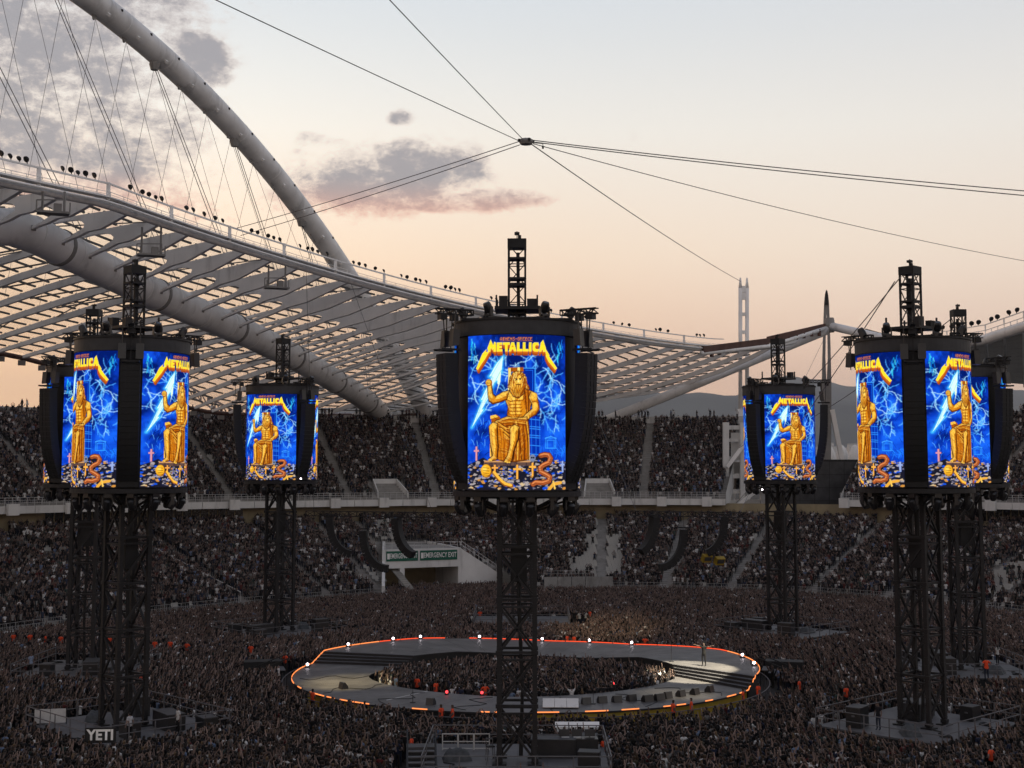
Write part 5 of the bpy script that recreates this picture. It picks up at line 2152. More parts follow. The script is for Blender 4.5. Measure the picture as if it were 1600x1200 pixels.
# ------------------------------------------------------------------ hanging delay speakers over the far field
def rig(label, xa, xb, D, py, hang):
    a, b = at(xa, py, D), at(xb, py + 3, D)
    t = thing('hanging_truss', label, 'truss', tuple(a))
    m = MB(); box_truss(m, a, b, 0.6, 16, 0.09, 0.06, ((0, 1, 0), (0, 0, 1)))
    P(m.build('truss_beam', M['truss']), t)
    for f in (0.06, 0.94):
        q = a.lerp(b, f)
        m = MB(); m.tube([q, hang[0 if f < 0.5 else 1]], 0.03, 5)
        P(m.build('suspension_wire', M['cable']), t)
    return t


DL = 168.0
rig('dark truss carrying the hanging speakers left of the exit portal', 478, 690, DL, 802, (st(36, -43, 42.5), st(44, -41.5, 42.3)))
rig('dark truss carrying the hanging speakers right of the centre tower', 985, 1165, DL, 802, (st(90, -30, 40.5), at(1296, 512, 261)))
for i, (px, py, az, n, lab) in enumerate(((515, 806, -1.5, 13, 'leftmost speaker hang over the far field'), (568, 828, -1.6, 14, 'large speaker hang just left of the exit portal'), (620, 808, -1.9, 12, 'speaker hang in front of the green exit signs'),
                              (1022, 806, 1.9, 11, 'speaker hang nearest the centre tower on its right'), (1068, 826, 1.6, 14, 'large speaker hang beside the two yellow boxes'), (1132, 806, 1.5, 12, 'rightmost speaker hang left of the far right tower'))):
    t = make_array(n, 1.15)
    t.location = at(px, py, DL)
    t.rotation_euler = (0, 0, az)
    t.scale = (1.12, 1.12, 1.12)
    tag(t, 'curved dark ' + lab, 'line array', 'speaker hangs over the far field')
    if py > 810:
        q = at(px, 803, DL)
        m = MB(); m.bar((0, 0, 0.1), (0, 0, q.z - t.location.z), 0.06); m.build('hanging_wire', M['cable'], t)
for i, px in enumerate((1104, 1124)):
    p = at(px, 872 + 4 * (i % 2), DL)
    t = thing('flood_box', ('left' if i == 0 else 'right') + ' one of two yellow boxes hanging below the speakers', 'light', tuple(p), 0.4)
    m = MB(); m.box((0, 0, 0), (1.2, 0.6, 0.9), mat=Matrix.Rotation(0.5, 3, 'X')); m.build('housing', M['yellow'], t)
    m = MB(); m.box((0, -0.36, -0.1), (0.9, 0.05, 0.5), mat=Matrix.Rotation(0.5, 3, 'X')); m.build('louvre', M['dark_grey'], t)
    q = at(px, 804, DL)
    m = MB(); m.bar((0, 0, 0.3), (0, 0, q.z - p.z), 0.06); m.build('hanging_wire', M['cable'], t)
# ================================================================== STAGE
SGX, SGY, SA, SB = 1.1, 114.0, 18.9, 18.4
PGY = 112.4
PA_, PB_ = 12.8, 10.2


def souter(b, k=1.0):
    c, s = math.cos(b), math.sin(b)
    r = 1.0 / ((abs(s) ** 2.08 + abs(c) ** 2.08) ** (1 / 2.08))
    return SGX + SA * k * r * s, SGY - SB * k * r * c


def sinner(b):
    c, s = math.cos(b), math.sin(b)
    r = 1.0 / ((abs(s) ** 1.7 + abs(c) ** 1.7) ** (1 / 1.7))
    return SGX - 0.3 + PA_ * r * s * 0.97, PGY - PB_ * r * c


Z_LO, Z_HI, Z_BK = 1.30, 2.10, 1.55
SECT = []          # (outer b0, b1, inner b0, b1, z0, z1, kind)


def span(o0, o1, i0, i1, z0, z1, n, kind):
    for k in range(n):
        f, g = k / n, (k + 1) / n
        if kind == 'step':
            za = zb = z0 + (z1 - z0) * (k + 0.5 + 0.5 * (1 if z1 > z0 else -1)) / n if z1 > z0 else z0 + (z1 - z0) * k / n
        else:
            za, zb = z0 + (z1 - z0) * f, z0 + (z1 - z0) * g
        SECT.append((R(o0 + (o1 - o0) * f), R(o0 + (o1 - o0) * g), R(i0 + (i1 - i0) * f), R(i0 + (i1 - i0) * g), za, zb, kind))


span(-107, 62, -122, 88, Z_LO, Z_LO, 22, 'deck')
span(62, 69, 88, 96, Z_LO, Z_HI, 4, 'step')
span(69, 115, 96, 122, Z_HI, Z_HI, 6, 'deck')
span(115, 148, 122, 150, Z_HI, Z_BK, 5, 'deck')
span(148, 172, 150, 174, Z_BK, Z_BK, 3, 'deck')
span(172, 212, 174, 208, Z_BK, Z_HI, 5, 'deck')
span(212, 246, 208, 230, Z_HI, Z_HI, 5, 'deck')
span(246, 253, 230, 238, Z_HI, Z_LO, 4, 'step')

stage = thing('stage', 'grey ring shaped stage with steps and a crowd pit inside', 'stage', (SGX, SGY, 0))
M['step_black'] = material('step_black', (0.016, 0.016, 0.018), 0.6, var=0.2)
M['tread'] = material('tread', (0.07, 0.07, 0.075), 0.6, var=0.2)
prevz = None
for (o0, o1, i0, i1, za, zb, kind) in SECT:
    n = 3 if kind == 'deck' else 1
    m = MB()
    e = 0.0006 if kind == 'deck' else 0.0
    for j in range(n + 1):
        f = j / n
        bo, bi = o0 + (o1 - o0) * f, i0 + (i1 - i0) * f
        if j == 0: bo += e; bi += e
        if j == n: bo -= e; bi -= e
        z = za + (zb - za) * f
        xo, yo = souter(bo); xi, yi = sinner(bi)
        m.v += [(xo, yo, z), (xi, yi, z), (xo, yo, z - 0.12 if kind == 'deck' else 0.3), (xi, yi, z - 0.12 if kind == 'deck' else 0.3)]
    for j in range(n):
        b = 4 * j
        m.f += [(b, b + 4, b + 5, b + 1), (b + 2, b + 3, b + 7, b + 6), (b, b + 2, b + 6, b + 4), (b + 1, b + 5, b + 7, b + 3)]
        m.m += [0, 1, 1, 1]
    m.f += [(0, 1, 3, 2), (4 * n, 4 * n + 2, 4 * n + 3, 4 * n + 1)]; m.m += [1, 1]
    P(m.build('deck_panel' if kind == 'deck' else 'step', [M['deck'] if kind == 'deck' else M['tread'], M['step_black']]), stage)
    # fascia outside and inside
    for side in ('outer', 'inner'):
        m = MB()
        for j in range(n + 1):
            f = j / n
            z = za + (zb - za) * f - (0.13 if kind == 'deck' else 0.02)
            if side == 'outer':
                x, y = souter(o0 + (o1 - o0) * f, 0.993)
            else:
                x, y = sinner(i0 + (i1 - i0) * f)
                x += (SGX - x) * -0.01; y += (PGY - y) * -0.01
            m.v += [(x, y, 0.0), (x, y, z)]
        for j in range(n):
            m.f.append((2 * j, 2 * j + 2, 2 * j + 3, 2 * j + 1)); m.m.append(0)
        mid = math.degrees((o0 + o1) / 2)
        P(m.build('fascia', M['yellow'] if (side == 'outer' and -60 < mid < 65 and abs(mid + 14) > 14) else M['black']), stage)
# pit floor is the field itself; kick strip of light round the outer edge
zf = {}
def zat(bd):
    bd = (bd + 107) % 360 - 107
    for (o0, o1, i0, i1, za, zb, kind) in SECT:
        if math.degrees(o0) - 1e-6 <= bd <= math.degrees(o1) + 1e-6:
            f = (bd - math.degrees(o0)) / (math.degrees(o1) - math.degrees(o0))
            return za + (zb - za) * f
    return Z_LO
segs = []
b = 70.0
while b < 253:                               # sides and back: nearly continuous
    L = 7.0
    if not (197 < b + L / 2 < 206):
        segs.append((b, b + L - 0.25))
    b += L
segs += [(-106, -98), (-97.5, -90), (-89, -82), (-80, -72), (-67, -64), (-58, -47), (-45, -36), (-25, -21.5), (-10, -8), (-7, -5), (1.5, 6.5), (12, 17), (20, 24), (30, 32.5), (33.5, 36), (42, 44.5), (50, 54), (56, 58), (60, 63), (65, 68)]
for (b0, b1) in segs:
    m = MB()
    n = 4
    for j in range(n):
        p0, p1 = souter(R(b0 + (b1 - b0) * j / n), 1.004), souter(R(b0 + (b1 - b0) * (j + 1) / n), 1.004)
        z0, z1 = zat(b0 + (b1 - b0) * j / n), zat(b0 + (b1 - b0) * (j + 1) / n)
        m.bar((*p0, z0 + 0.05), (*p1, z1 + 0.05), 0.05, 0.075)
    mid = ((b0 + b1) / 2) % 360
    P(m.build('light_strip', M['led_red'] if 110 < mid < 225 else M['led_orange']), stage)
m = MB()
for j in range(120):
    b0, b1 = 2 * PI * j / 120, 2 * PI * (j + 1) / 120
    p0, p1 = souter(b0, 1.045), souter(b1, 1.045)
    m.bar((*p0, 1.05), (*p1, 1.05), 0.06); m.bar((*p0, 0), (*p0, 1.05), 0.05)
P(m.build('crowd_barrier', M['rail']), stage)

# floor lamps along the back edge
for i, (px, py) in enumerate(((480, 1014), (545, 1000), (615, 1003), (656, 1000), (750, 995), (848, 999), (922, 1008), (987, 1011), (1160, 1029), (1178, 1037))):
    # find the outline point seen at that column, far side
    best = None
    for bd in np.arange(75, 268, 0.5):
        x, y = souter(R(bd), 0.985)
        if px < 500 or px > 1140 or (95 < bd < 262):
            q = pix((x, y, zat(bd) + 0.3))
            d_ = abs(q[0] - px) + 0.3 * abs(q[1] - py)
            if best is None or d_ < best[0]:
                best = (d_, x, y, zat(bd))
    _, x, y, z = best
    ords = ['first', 'second', 'third', 'fourth', 'fifth', 'sixth', 'seventh', 'eighth', 'ninth', 'tenth']
    t = thing('floor_lamp', 'bright white lamp on the far stage rim, %s from the left' % ords[i], 'lamp', (x, y, z), 0, 'white lamps on the stage rim')
    m = MB(); m.box((0, 0, 0.05), (0.4, 0.4, 0.1)); m.bar((-0.28, 0, 0.1), (-0.28, 0, 0.5), 0.06); m.bar((0.28, 0, 0.1), (0.28, 0, 0.5), 0.06); m.build('yoke', M['black'], t)
    m = MB(); m.lathe([(0.05, 0.0), (0.09, 0.03), (0.11, 0.09), (0.10, 0.16), (0.04, 0.2)], 12, (0, 0, 0.16)); m.build('lamp_glass', M['lamp_white'], t, smooth=True)
for i, (px, py, lb) in enumerate(((698, 1080, 'left of the centre tower'), (753, 1081, 'just left of the nearest tower legs'), (958, 1067, 'right of the nearest tower'))):
    p = onz(px, py, 1.55)
    t = thing('red_lamp', 'small glowing red lamp on the inner stage rim ' + lb, 'lamp', (p.x, p.y, Z_LO), 0, 'red lamps on the inner rim')
    m = MB(); m.box((0, 0, 0.05), (0.3, 0.3, 0.1)); m.build('base', M['black'], t)
    m = MB(); m.lathe([(0.05, 0.0), (0.10, 0.05), (0.10, 0.15), (0.05, 0.2)], 10, (0, 0, 0.1)); m.build('lamp_glass', M['lamp_red'], t, smooth=True)

# floor monitors and cases along the near rim
for i, (px, py, w) in enumerate(((536, 1076, 1.0), (673, 1101, 0.8), (916, 1100, 0.9), (941, 1098, 0.9), (964, 1097, 0.9), (987, 1095, 0.9), (1012, 1096, 1.1), (1030, 1094, 1.1), (1043, 1091, 0.9), (1064, 1088, 0.9), (1086, 1085, 0.9), (1109, 1081, 0.9))):
    p = onz(px, py, Z_LO)
    where = 'left rim' if px < 700 else 'right rim'
    ords = ['first', 'second', 'third', 'fourth', 'fifth', 'sixth', 'seventh', 'eighth', 'ninth', 'tenth']
    t = thing('stage_monitor', 'black wedge monitor on the near %s of the stage, %s from the left there' % (where, ords[i if px < 700 else i - 2]), 'monitor', tuple(p), math.atan2(p.x - SGX, SGY - p.y) + PI * 0, 'floor monitors on the near rim')
    w *= 0.72
    m = MB(); m.prism([(-0.25, 0), (0.28, 0), (0.28, 0.2), (0.04, 0.48), (-0.14, 0.48)], lambda y, z, x: (x, y, z), -w / 2, w / 2); m.build('cabinet', M['black_gloss'], t)
    m = MB(); m.prism([(0.30, 0.19), (0.065, 0.48), (0.045, 0.48), (0.28, 0.19)], lambda y, z, x: (x, y, z), -w / 2 + 0.06, w / 2 - 0.06); m.build('grille', M['dark_grey'], t)
for i, (px, py, h, lb) in enumerate(((645, 1098, 1.7, 'at the left front of the stage'), (1000, 1064, 1.7, 'beside the right hand steps'), (1049, 1034, 1.6, 'on the raised right deck'), (927, 1100, 1.2, 'right of the nearest tower'))):
    p = onz(px, py, Z_LO if i != 2 else Z_HI)
    t = thing('microphone_stand', 'thin black microphone stand ' + lb, 'microphone', tuple(p), 0, 'microphone stands on the stage')
    m = MB(); m.lathe([(0.22, 0), (0.2, 0.04), (0.03, 0.06)], 10); m.build('base', M['black'], t)
    m = MB(); m.bar((0, 0, 0.05), (0, 0, h), 0.035); m.build('pole', M['black'], t)
    m = MB(); m.tube([(0, 0, h), (0.02, -0.1, h + 0.14)], [0.035, 0.05], 8); m.build('microphone', M['black'], t)
# pale tilted screen on the rim
p = onz(876, 1106, Z_LO)
t = thing('tilted_screen', 'pale tilted screen lying on the near rim right of the tower', 'screen', tuple(p), R(-2))
for i in range(3):
    m = MB(); m.box((-0.85 + 0.85 * i, 0.1, 0.32), (0.83, 1.1, 0.05), mat=Matrix.Rotation(R(24), 3, 'X')); m.build('panel', M['white_wall'], t)
m = MB(); m.box((0, 0.35, 0.22), (2.6, 0.1, 0.42)); m.build('stand', M['black'], t)
# dark access ramps on both sides of the stage
for (px, py, lb) in ((418, 1068, 'left'), (1218, 1068, 'right')):
    p = onz(px, py, 0.0)
    t = thing('access_stairs', 'dark access stairs with side rails at the %s end of the stage' % lb, 'stairs', tuple(p), 0.25 if px < 800 else -0.25)
    sx = 1 if px < 800 else -1
    for i in range(6):
        m = MB(); m.box((sx * (-1.6 + 0.55 * i), 0, 0.2 + 0.2 * i), (0.5, 2.4, 0.06)); m.build('tread', M['tread'], t)
    for dy in (-1.25, 1.25):
        m = MB(); m.bar((sx * -1.9, dy, 0.9), (sx * 1.6, dy, 2.2), 0.07)
        for i in range(4):
            m.bar((sx * (-1.8 + i * 1.1), dy, 0.0), (sx * (-1.8 + i * 1.1), dy, 0.95 + 0.4 * i), 0.06)
        m.build('rail', M['black'], t)
    m = MB(); m.box((sx * -0.3, 2.4, 0.8), (3.2, 1.6, 1.6)); m.build('side_case', M['black'], t)

# ---- things around the nearest platform
p = onz(902, 1140, 1.3)
t = thing('print_banner', 'white sheet with two grey printed emblems beside the nearest tower', 'banner', (p.x, p.y, 0), 0.0)
m = MB(); m.box((0, 0, 1.62), (2.85, 0.5, 0.06), mat=Matrix.Rotation(R(28), 3, 'X')); m.box((0, -0.24, 1.2), (2.85, 0.04, 0.62)); m.build('sheet', M['white_print'], t)
for dx in (-0.25, 1.2):
    m = MB()
    for (x0, z0, x1, z1) in ((-0.4, -0.15, 0.0, 0.2), (0.0, 0.2, 0.35, -0.15), (-0.15, -0.12, 0.05, 0.06), (-0.4, -0.15, -0.2, -0.22), (0.35, -0.15, 0.2, -0.22)):
        m.bar((dx + x0, -0.27, 1.22 + z0), (dx + x1, -0.27, 1.22 + z1), 0.01, 0.09, up=(0, 1, 0))
    m.build('emblem', M['rail'], t)
for dx in (-1.3, 1.3):
    m = MB(); m.bar((dx, 0, 0), (dx, 0, 1.6), 0.06); m.build('post', M['black'], t)
p = onz(902, 1180, DECKZ)
t = thing('control_desk', 'black control desk with small screens on the nearest platform', 'desk', tuple(p), 0.0)
m = MB(); m.box((0, 0, 0.5), (2.4, 0.9, 1.0)); m.build('desk_body', M['black_gloss'], t)
for i in range(3):
    m = MB(); m.box((-0.75 + 0.75 * i, 0.2, 1.25), (0.6, 0.06, 0.4)); m.bar((-0.75 + 0.75 * i, 0.22, 1.0), (-0.75 + 0.75 * i, 0.22, 1.1), 0.06); m.build('monitor', M['dark_grey'], t)
for i in range(2):
    m = MB(); m.box((-0.7 + 0.7 * i, -0.1, 1.04), (0.45, 0.3, 0.05)); m.build('paper', M['white_rail'], t)
# stair unit at the left of the nearest platform
t = thing('stair_unit', 'wide grey stair unit with black handrail left of the nearest tower', 'stairs', (onz(664, 1185, DECKZ).x, 78.0, 0), 0.08)
for i in range(8):
    m = MB(); m.box((0, -2.3 + 0.62 * i, 0.55 + 0.19 * i), (1.5, 0.42, 0.05)); m.build('tread', M['deck_grey'], t)
m = MB(); m.box((0, 2.9, 1.05), (1.7, 1.1, 1.98)); m.build('landing', M['dark_grey'], t)
for dx in (-0.8, 0.8):
    m = MB(); m.bar((dx, -2.5, 1.4), (dx, 2.4, 2.95), 0.08); m.bar((dx, -2.5, 0.4), (dx, 2.4, 1.9), 0.14)
    for i in range(5):
        m.bar((dx, -2.4 + 1.2 * i, 0), (dx, -2.4 + 1.2 * i, 1.42 + 0.38 * i), 0.06)
    m.build('handrail', M['black'], t)
p = onz(766, 1188, DECKZ)
t = thing('stool', 'tall black stool standing left of the nearest tower legs', 'stool', tuple(p), 0.3)
m = MB(); m.box((0, 0, 0.8), (0.45, 0.42, 0.07)); m.build('seat', M['black'], t)
for sx, sy in ((-1, -1), (1, -1), (1, 1), (-1, 1)):
    m = MB(); m.bar((sx * 0.22, sy * 0.2, 0), (sx * 0.18, sy * 0.17, 0.78), 0.04); m.build('leg', M['rail'], t)
m = MB(); m.bar((-0.2, 0.19, 0.8), (-0.2, 0.22, 1.2), 0.04); m.bar((0.2, 0.19, 0.8), (0.2, 0.22, 1.2), 0.04); m.bar((-0.2, 0.22, 1.18), (0.2, 0.22, 1.18), 0.08); m.build('backrest', M['rail'], t)
t = thing('crowd_barrier', 'row of pale metal barriers behind the nearest platform', 'barrier', (onz(728, 1172, DECKZ).x, onz(728, 1172, DECKZ).y, DECKZ), 0.0)
for i in range(3):
    m = MB()
    x0 = -1.4 + 0.95 * i
    for zz in (0.1, 0.5, 0.95):
        m.bar((x0, 0, zz), (x0 + 0.9, 0, zz), 0.05)
    for k in range(2):
        m.bar((x0 + 0.9 * k, 0, 0), (x0 + 0.9 * k, 0, 0.97), 0.06)
    m.build('barrier_panel', M['white_rail'], t)

# pale tape line and scattered small things on the deck
m = MB(); m.bar((*onz(604, 1094, Z_LO).xy, Z_LO + 0.006), (*onz(668, 1080, Z_LO).xy, Z_LO + 0.006), 0.12, 0.012)
P(m.build('tape_line', M['white_rail']), stage)
for j in range(7):
    b0 = R(-80 + 22 * j)
    m = MB()
    pts = []
    for q in range(9):
        f = q / 8
        xo, yo = souter(b0 + 0.06 * math.sin(q * 1.3 + j), 0.97 - 0.30 * f)
        pts.append((xo, yo, Z_LO + 0.02))
    m.tube(pts, 0.025, 5)
    P(m.build('deck_cable', M['black']), stage)

# follow spots on the tower heads: the pools of light on the deck
def spot(src, tgt, cone, watts, col, blend=0.35):
    l = bpy.data.lights.new('follow_spot', 'SPOT')
    l.energy = watts; l.color = col; l.spot_size = cone; l.spot_blend = blend; l.shadow_soft_size = 0.25
    o = bpy.data.objects.new('follow_spot', l)
    COL.objects.link(o)
    o.location = src
    d = Vector(src) - Vector(tgt)
    o.rotation_euler = d.to_track_quat('Z', 'Y').to_euler()


x, y, _ = TOWERS[7]
sp = onz(1086, 1043, Z_HI)
spot((x - 1.0, y + 4.6, 29.4), sp, R(11.5), 300000, (1.0, 0.88, 0.66), 0.25)
x, y, _ = TOWERS[1]
sp = onz(545, 1066, Z_LO)
spot((x + 4.6, y + 1.0, 29.4), sp, R(15), 90000, (1.0, 0.80, 0.42), 0.9)
x, y, _ = TOWERS[7]
spot((x - 1.6, y + 4.4, 29.4), onz(1060, 1085, Z_LO), R(12), 40000, (1.0, 0.84, 0.55), 0.8)
x, y, _ = TOWERS[0]
spot((x + 2.0, y + 4.0, 28.6), onz(950, 982, 1.5), R(13), 75000, (1.0, 0.76, 0.42), 1.0)
# ================================================================== PEOPLE
def obj_color_mat(name, mode, stops=None, rough=0.85, base=None):
    m = bpy.data.materials.new(name)
    m.use_nodes = True
    t = m.node_tree
    N = NT(t)
    b = t.nodes['Principled BSDF']
    b.inputs['Roughness'].default_value = rough
    b.inputs['Specular IOR Level'].default_value = 0.2
    oi = t.nodes.new('ShaderNodeObjectInfo')
    if mode == 'color':
        c = oi.outputs['Color']
    else:
        r = oi.outputs['Random']
        if mode == 'random2':
            r = N.m('FRACT', N.m('MULTIPLY', r, 7.31))
        if mode == 'random3':
            r = N.m('FRACT', N.m('MULTIPLY', r, 23.7))
        c = N.ramp(r, stops, 'CONSTANT')
    tc = t.nodes.new('ShaderNodeTexCoord')
    n = N.noise(tc.outputs['Object'], 9.0, 2.0)
    c = N.mix(1.0, c, N.ramp(n, [(0.3, (0.7, 0.7, 0.7)), (0.7, (1.0, 1.0, 1.0))]), 'MULTIPLY')
    t.links.new(c, b.inputs['Base Color'])
    return m


SKIN_ST = [(0.0, (0.14, 0.098, 0.085)), (0.25, (0.19, 0.135, 0.116)), (0.5, (0.10, 0.068, 0.058)), (0.8, (0.25, 0.18, 0.157))]
HAIR_ST = [(0.0, (0.010, 0.008, 0.007)), (0.45, (0.022, 0.014, 0.010)), (0.75, (0.045, 0.028, 0.016)), (0.92, (0.12, 0.08, 0.045)), (0.97, (0.2, 0.19, 0.18))]
SHIRT_ST = [(0.0, (0.009, 0.009, 0.010)), (0.58, (0.022, 0.021, 0.024)), (0.70, (0.05, 0.05, 0.055)), (0.77, (0.018, 0.024, 0.05)), (0.82, (0.08, 0.018, 0.018)),
            (0.845, (0.045, 0.04, 0.03)), (0.865, (0.18, 0.175, 0.17)), (0.90, (0.03, 0.05, 0.045)), (0.915, (0.60, 0.60, 0.60)), (0.975, (0.13, 0.18, 0.28))]
PANT_ST = [(0.0, (0.010, 0.010, 0.012)), (0.5, (0.02, 0.026, 0.045)), (0.8, (0.035, 0.033, 0.03)), (0.93, (0.12, 0.10, 0.08))]
MS = {'skin': obj_color_mat('skin', 'random2', SKIN_ST, 0.6), 'hair': obj_color_mat('hair', 'random3', HAIR_ST, 0.6),
      'shirt': obj_color_mat('crowd_shirt', 'random', SHIRT_ST), 'pants': obj_color_mat('trousers', 'random3', PANT_ST)}
MS_SHIRT_OWN = obj_color_mat('shirt', 'color')

ARMS = {'down': ((.26, -.03, 1.14), (.28, .06, .90), (.27, .09, .81)), 'up': ((.30, .08, 1.63), (.27, .11, 1.88), (.27, .12, 1.99)), 'upout': ((.36, .06, 1.60), (.46, .09, 1.84), (.49, .1, 1.93)),
        'phone': ((.24, .24, 1.34), (.11, .40, 1.58), (.07, .42, 1.66)), 'clap': ((.28, .10, 1.64), (.09, .16, 1.86), (.03, .17, 1.95)), 'hip': ((.36, -.06, 1.19), (.19, .13, 1.07), (.10, .17, 1.09)),
        'spread': ((.46, .0, 1.47), (.72, .02, 1.55), (.82, .02, 1.58)), 'lap': ((.24, .06, 1.14), (.16, .30, 1.0), (.10, .36, .98))}


def make_body(name, la, ra, sit=False, lean=0.0, long_hair=False, broad=1.0):
    J, E, T = [], [], []

    def j(p, r):
        J.append((p, r if isinstance(r, tuple) else (r, r))); return len(J) - 1

    def e(a, b, tag_):
        E.append((a, b)); T.append(tag_)

    b = broad
    pel = j((0, 0, .96), (.150 * b, .115))
    sp = j((0, lean * .3, 1.14), (.135 * b, .105))
    ch = j((0, lean * .6, 1.33), (.175 * b, .12))
    up = j((0, lean * .8, 1.435), (.11, .085))
    nk = j((0, lean, 1.50), .058)
    h1 = j((0, lean + .015, 1.575), (.078, .092))
    h2 = j((0, lean + .012, 1.66), (.086, .104))
    h3 = j((0, lean, 1.735), (.062, .075))
    e(pel, sp, 'shirt'); e(sp, ch, 'shirt'); e(ch, up, 'shirt'); e(up, nk, 'skin'); e(nk, h1, 'head'); e(h1, h2, 'head'); e(h2, h3, 'head')
    for sgn, nm in ((-1, la), (1, ra)):
        el, wr, hd = ARMS[nm]
        s = j((sgn * .165 * b, lean * .8, 1.425), .068)
        a = j((sgn * el[0], el[1] + lean * .7, el[2]), .045)
        w = j((sgn * wr[0], wr[1] + lean * .7, wr[2]), .032)
        h = j((sgn * hd[0], hd[1] + lean * .7, hd[2]), .036)
        e(up, s, 'shirt'); e(s, a, 'sleeve'); e(a, w, 'skin'); e(w, h, 'skin')
        hp = j((sgn * .095, 0, .90), .098)
        if sit:
            kn = j((sgn * .13, .42, .92), .068); an = j((sgn * .13, .44, .50), .05); to = j((sgn * .13, .58, .46), .042)
        else:
            kn = j((sgn * .115, .02, .50), .062); an = j((sgn * .12, -.02, .09), .046); to = j((sgn * .13, .13, .04), .040)
        e(pel, hp, 'pants'); e(hp, kn, 'pants'); e(kn, an, 'pants'); e(an, to, 'pants')
    if long_hair:
        q = j((0, lean - .075, 1.55), (.075, .04)); q2 = j((0, lean - .10, 1.38), (.06, .03))
        e(h2, q, 'hair'); e(q, q2, 'hair')
    me = bpy.data.meshes.new(name)
    me.from_pydata([p for p, r in J], E, [])
    o = bpy.data.objects.new(name, me)
    COL.objects.link(o)
    md = o.modifiers.new('skin', 'SKIN'); md.use_smooth_shade = True
    for i, (p, r) in enumerate(J):
        me.skin_vertices[0].data[i].radius = r
        me.skin_vertices[0].data[i].use_root = (i == 0)
    sb_ = o.modifiers.new('sub', 'SUBSURF'); sb_.levels = 1; sb_.render_levels = 1
    bpy.context.view_layer.update()
    dg = bpy.context.evaluated_depsgraph_get()
    out = bpy.data.meshes.new_from_object(o.evaluated_get(dg))
    out.name = name
    bpy.data.objects.remove(o); bpy.data.meshes.remove(me)
    out.materials.clear()
    for k in ('skin', 'hair', 'shirt', 'pants'):
        out.materials.append(MS[k])
    seg = [(np.array(J[a][0]), np.array(J[c][0]), t) for (a, c), t in zip(E, T)]
    A = np.array([s_[0] for s_ in seg]); B = np.array([s_[1] for s_ in seg]); D = B - A
    idx = []
    for pl in out.polygons:
        c = np.array(pl.center)
        tt = np.clip(((c - A) * D).sum(1) / (D * D).sum(1), 0, 1)
        d = np.linalg.norm(A + tt[:, None] * D - c, axis=1)
        k = int(d.argmin())
        tg = T[k]
        if tg == 'head':
            tg = 'hair' if (c[2] > 1.705 or (c[1] - lean < -.005 and c[2] > 1.55) or (c[2] > 1.66 and c[1] - lean < .05)) else 'skin'
        elif tg == 'sleeve':
            tg = 'shirt' if tt[k] < 0.55 else 'skin'
        elif tg == 'pants' and c[2] > 0.93 and not sit:
            tg = 'shirt'
        idx.append(('skin', 'hair', 'shirt', 'pants').index(tg))
    out.polygons.foreach_set('material_index', idx)
    out.polygons.foreach_set('use_smooth', [True] * len(idx))
    out.update()
    return out


BODIES = [('arms at the sides', make_body('body_down', 'down', 'down')), ('one arm raised', make_body('body_up', 'down', 'up', lean=.02)), ('both arms raised', make_body('body_both', 'upout', 'up')),
          ('holding up a phone', make_body('body_phone', 'phone', 'phone', lean=.01)), ('clapping overhead', make_body('body_clap', 'clap', 'clap')), ('hands on hips', make_body('body_hip', 'hip', 'hip', broad=1.08)),
          ('long hair, arm raised', make_body('body_long', 'upout', 'hip', long_hair=True, broad=.88)), ('long hair, arms down', make_body('body_long_down', 'down', 'hip', long_hair=True, broad=.88)),
          ('sitting', make_body('body_sit', 'lap', 'lap', sit=True, lean=.05)), ('sitting with long hair', make_body('body_sit_long', 'lap', 'phone', sit=True, long_hair=True, broad=.9))]
SPREAD = make_body('body_spread', 'spread', 'spread', lean=-.02)

protos = bpy.data.collections.new('crowd_bodies')
for i, (nm, me) in enumerate(BODIES):
    o = bpy.data.objects.new('b%02d' % i, me)
    protos.objects.link(o)
STAND_ST = [(0.0, (0.012, 0.012, 0.014)), (0.36, (0.035, 0.034, 0.038)), (0.54, (0.085, 0.085, 0.09)), (0.66, (0.03, 0.04, 0.07)), (0.72, (0.10, 0.03, 0.028)),
            (0.76, (0.07, 0.062, 0.05)), (0.80, (0.22, 0.215, 0.21)), (0.86, (0.04, 0.06, 0.055)), (0.885, (0.60, 0.60, 0.60)), (0.965, (0.14, 0.19, 0.30))]
STAND_SHIRT = obj_color_mat('stand_shirt', 'random', STAND_ST)
stand_protos = bpy.data.collections.new('spectator_bodies')
for i, (nm, me) in enumerate(BODIES):
    o = bpy.data.objects.new('c%02d' % i, me)
    stand_protos.objects.link(o)
    o.material_slots[2].link = 'OBJECT'
    o.material_slots[2].material = STAND_SHIRT
seatcol = bpy.data.collections.new('seat_shapes')
m = MB()
m.box((0, 0.0, 0.40), (0.44, 0.40, 0.05)); m.box((0, -0.2, 0.60), (0.44, 0.05, 0.42)); m.box((0, -0.1, 0.2), (0.06, 0.06, 0.4))
seatcol.objects.link(bpy.data.objects.new('s00', m.mesh('seat', M['seat'])))


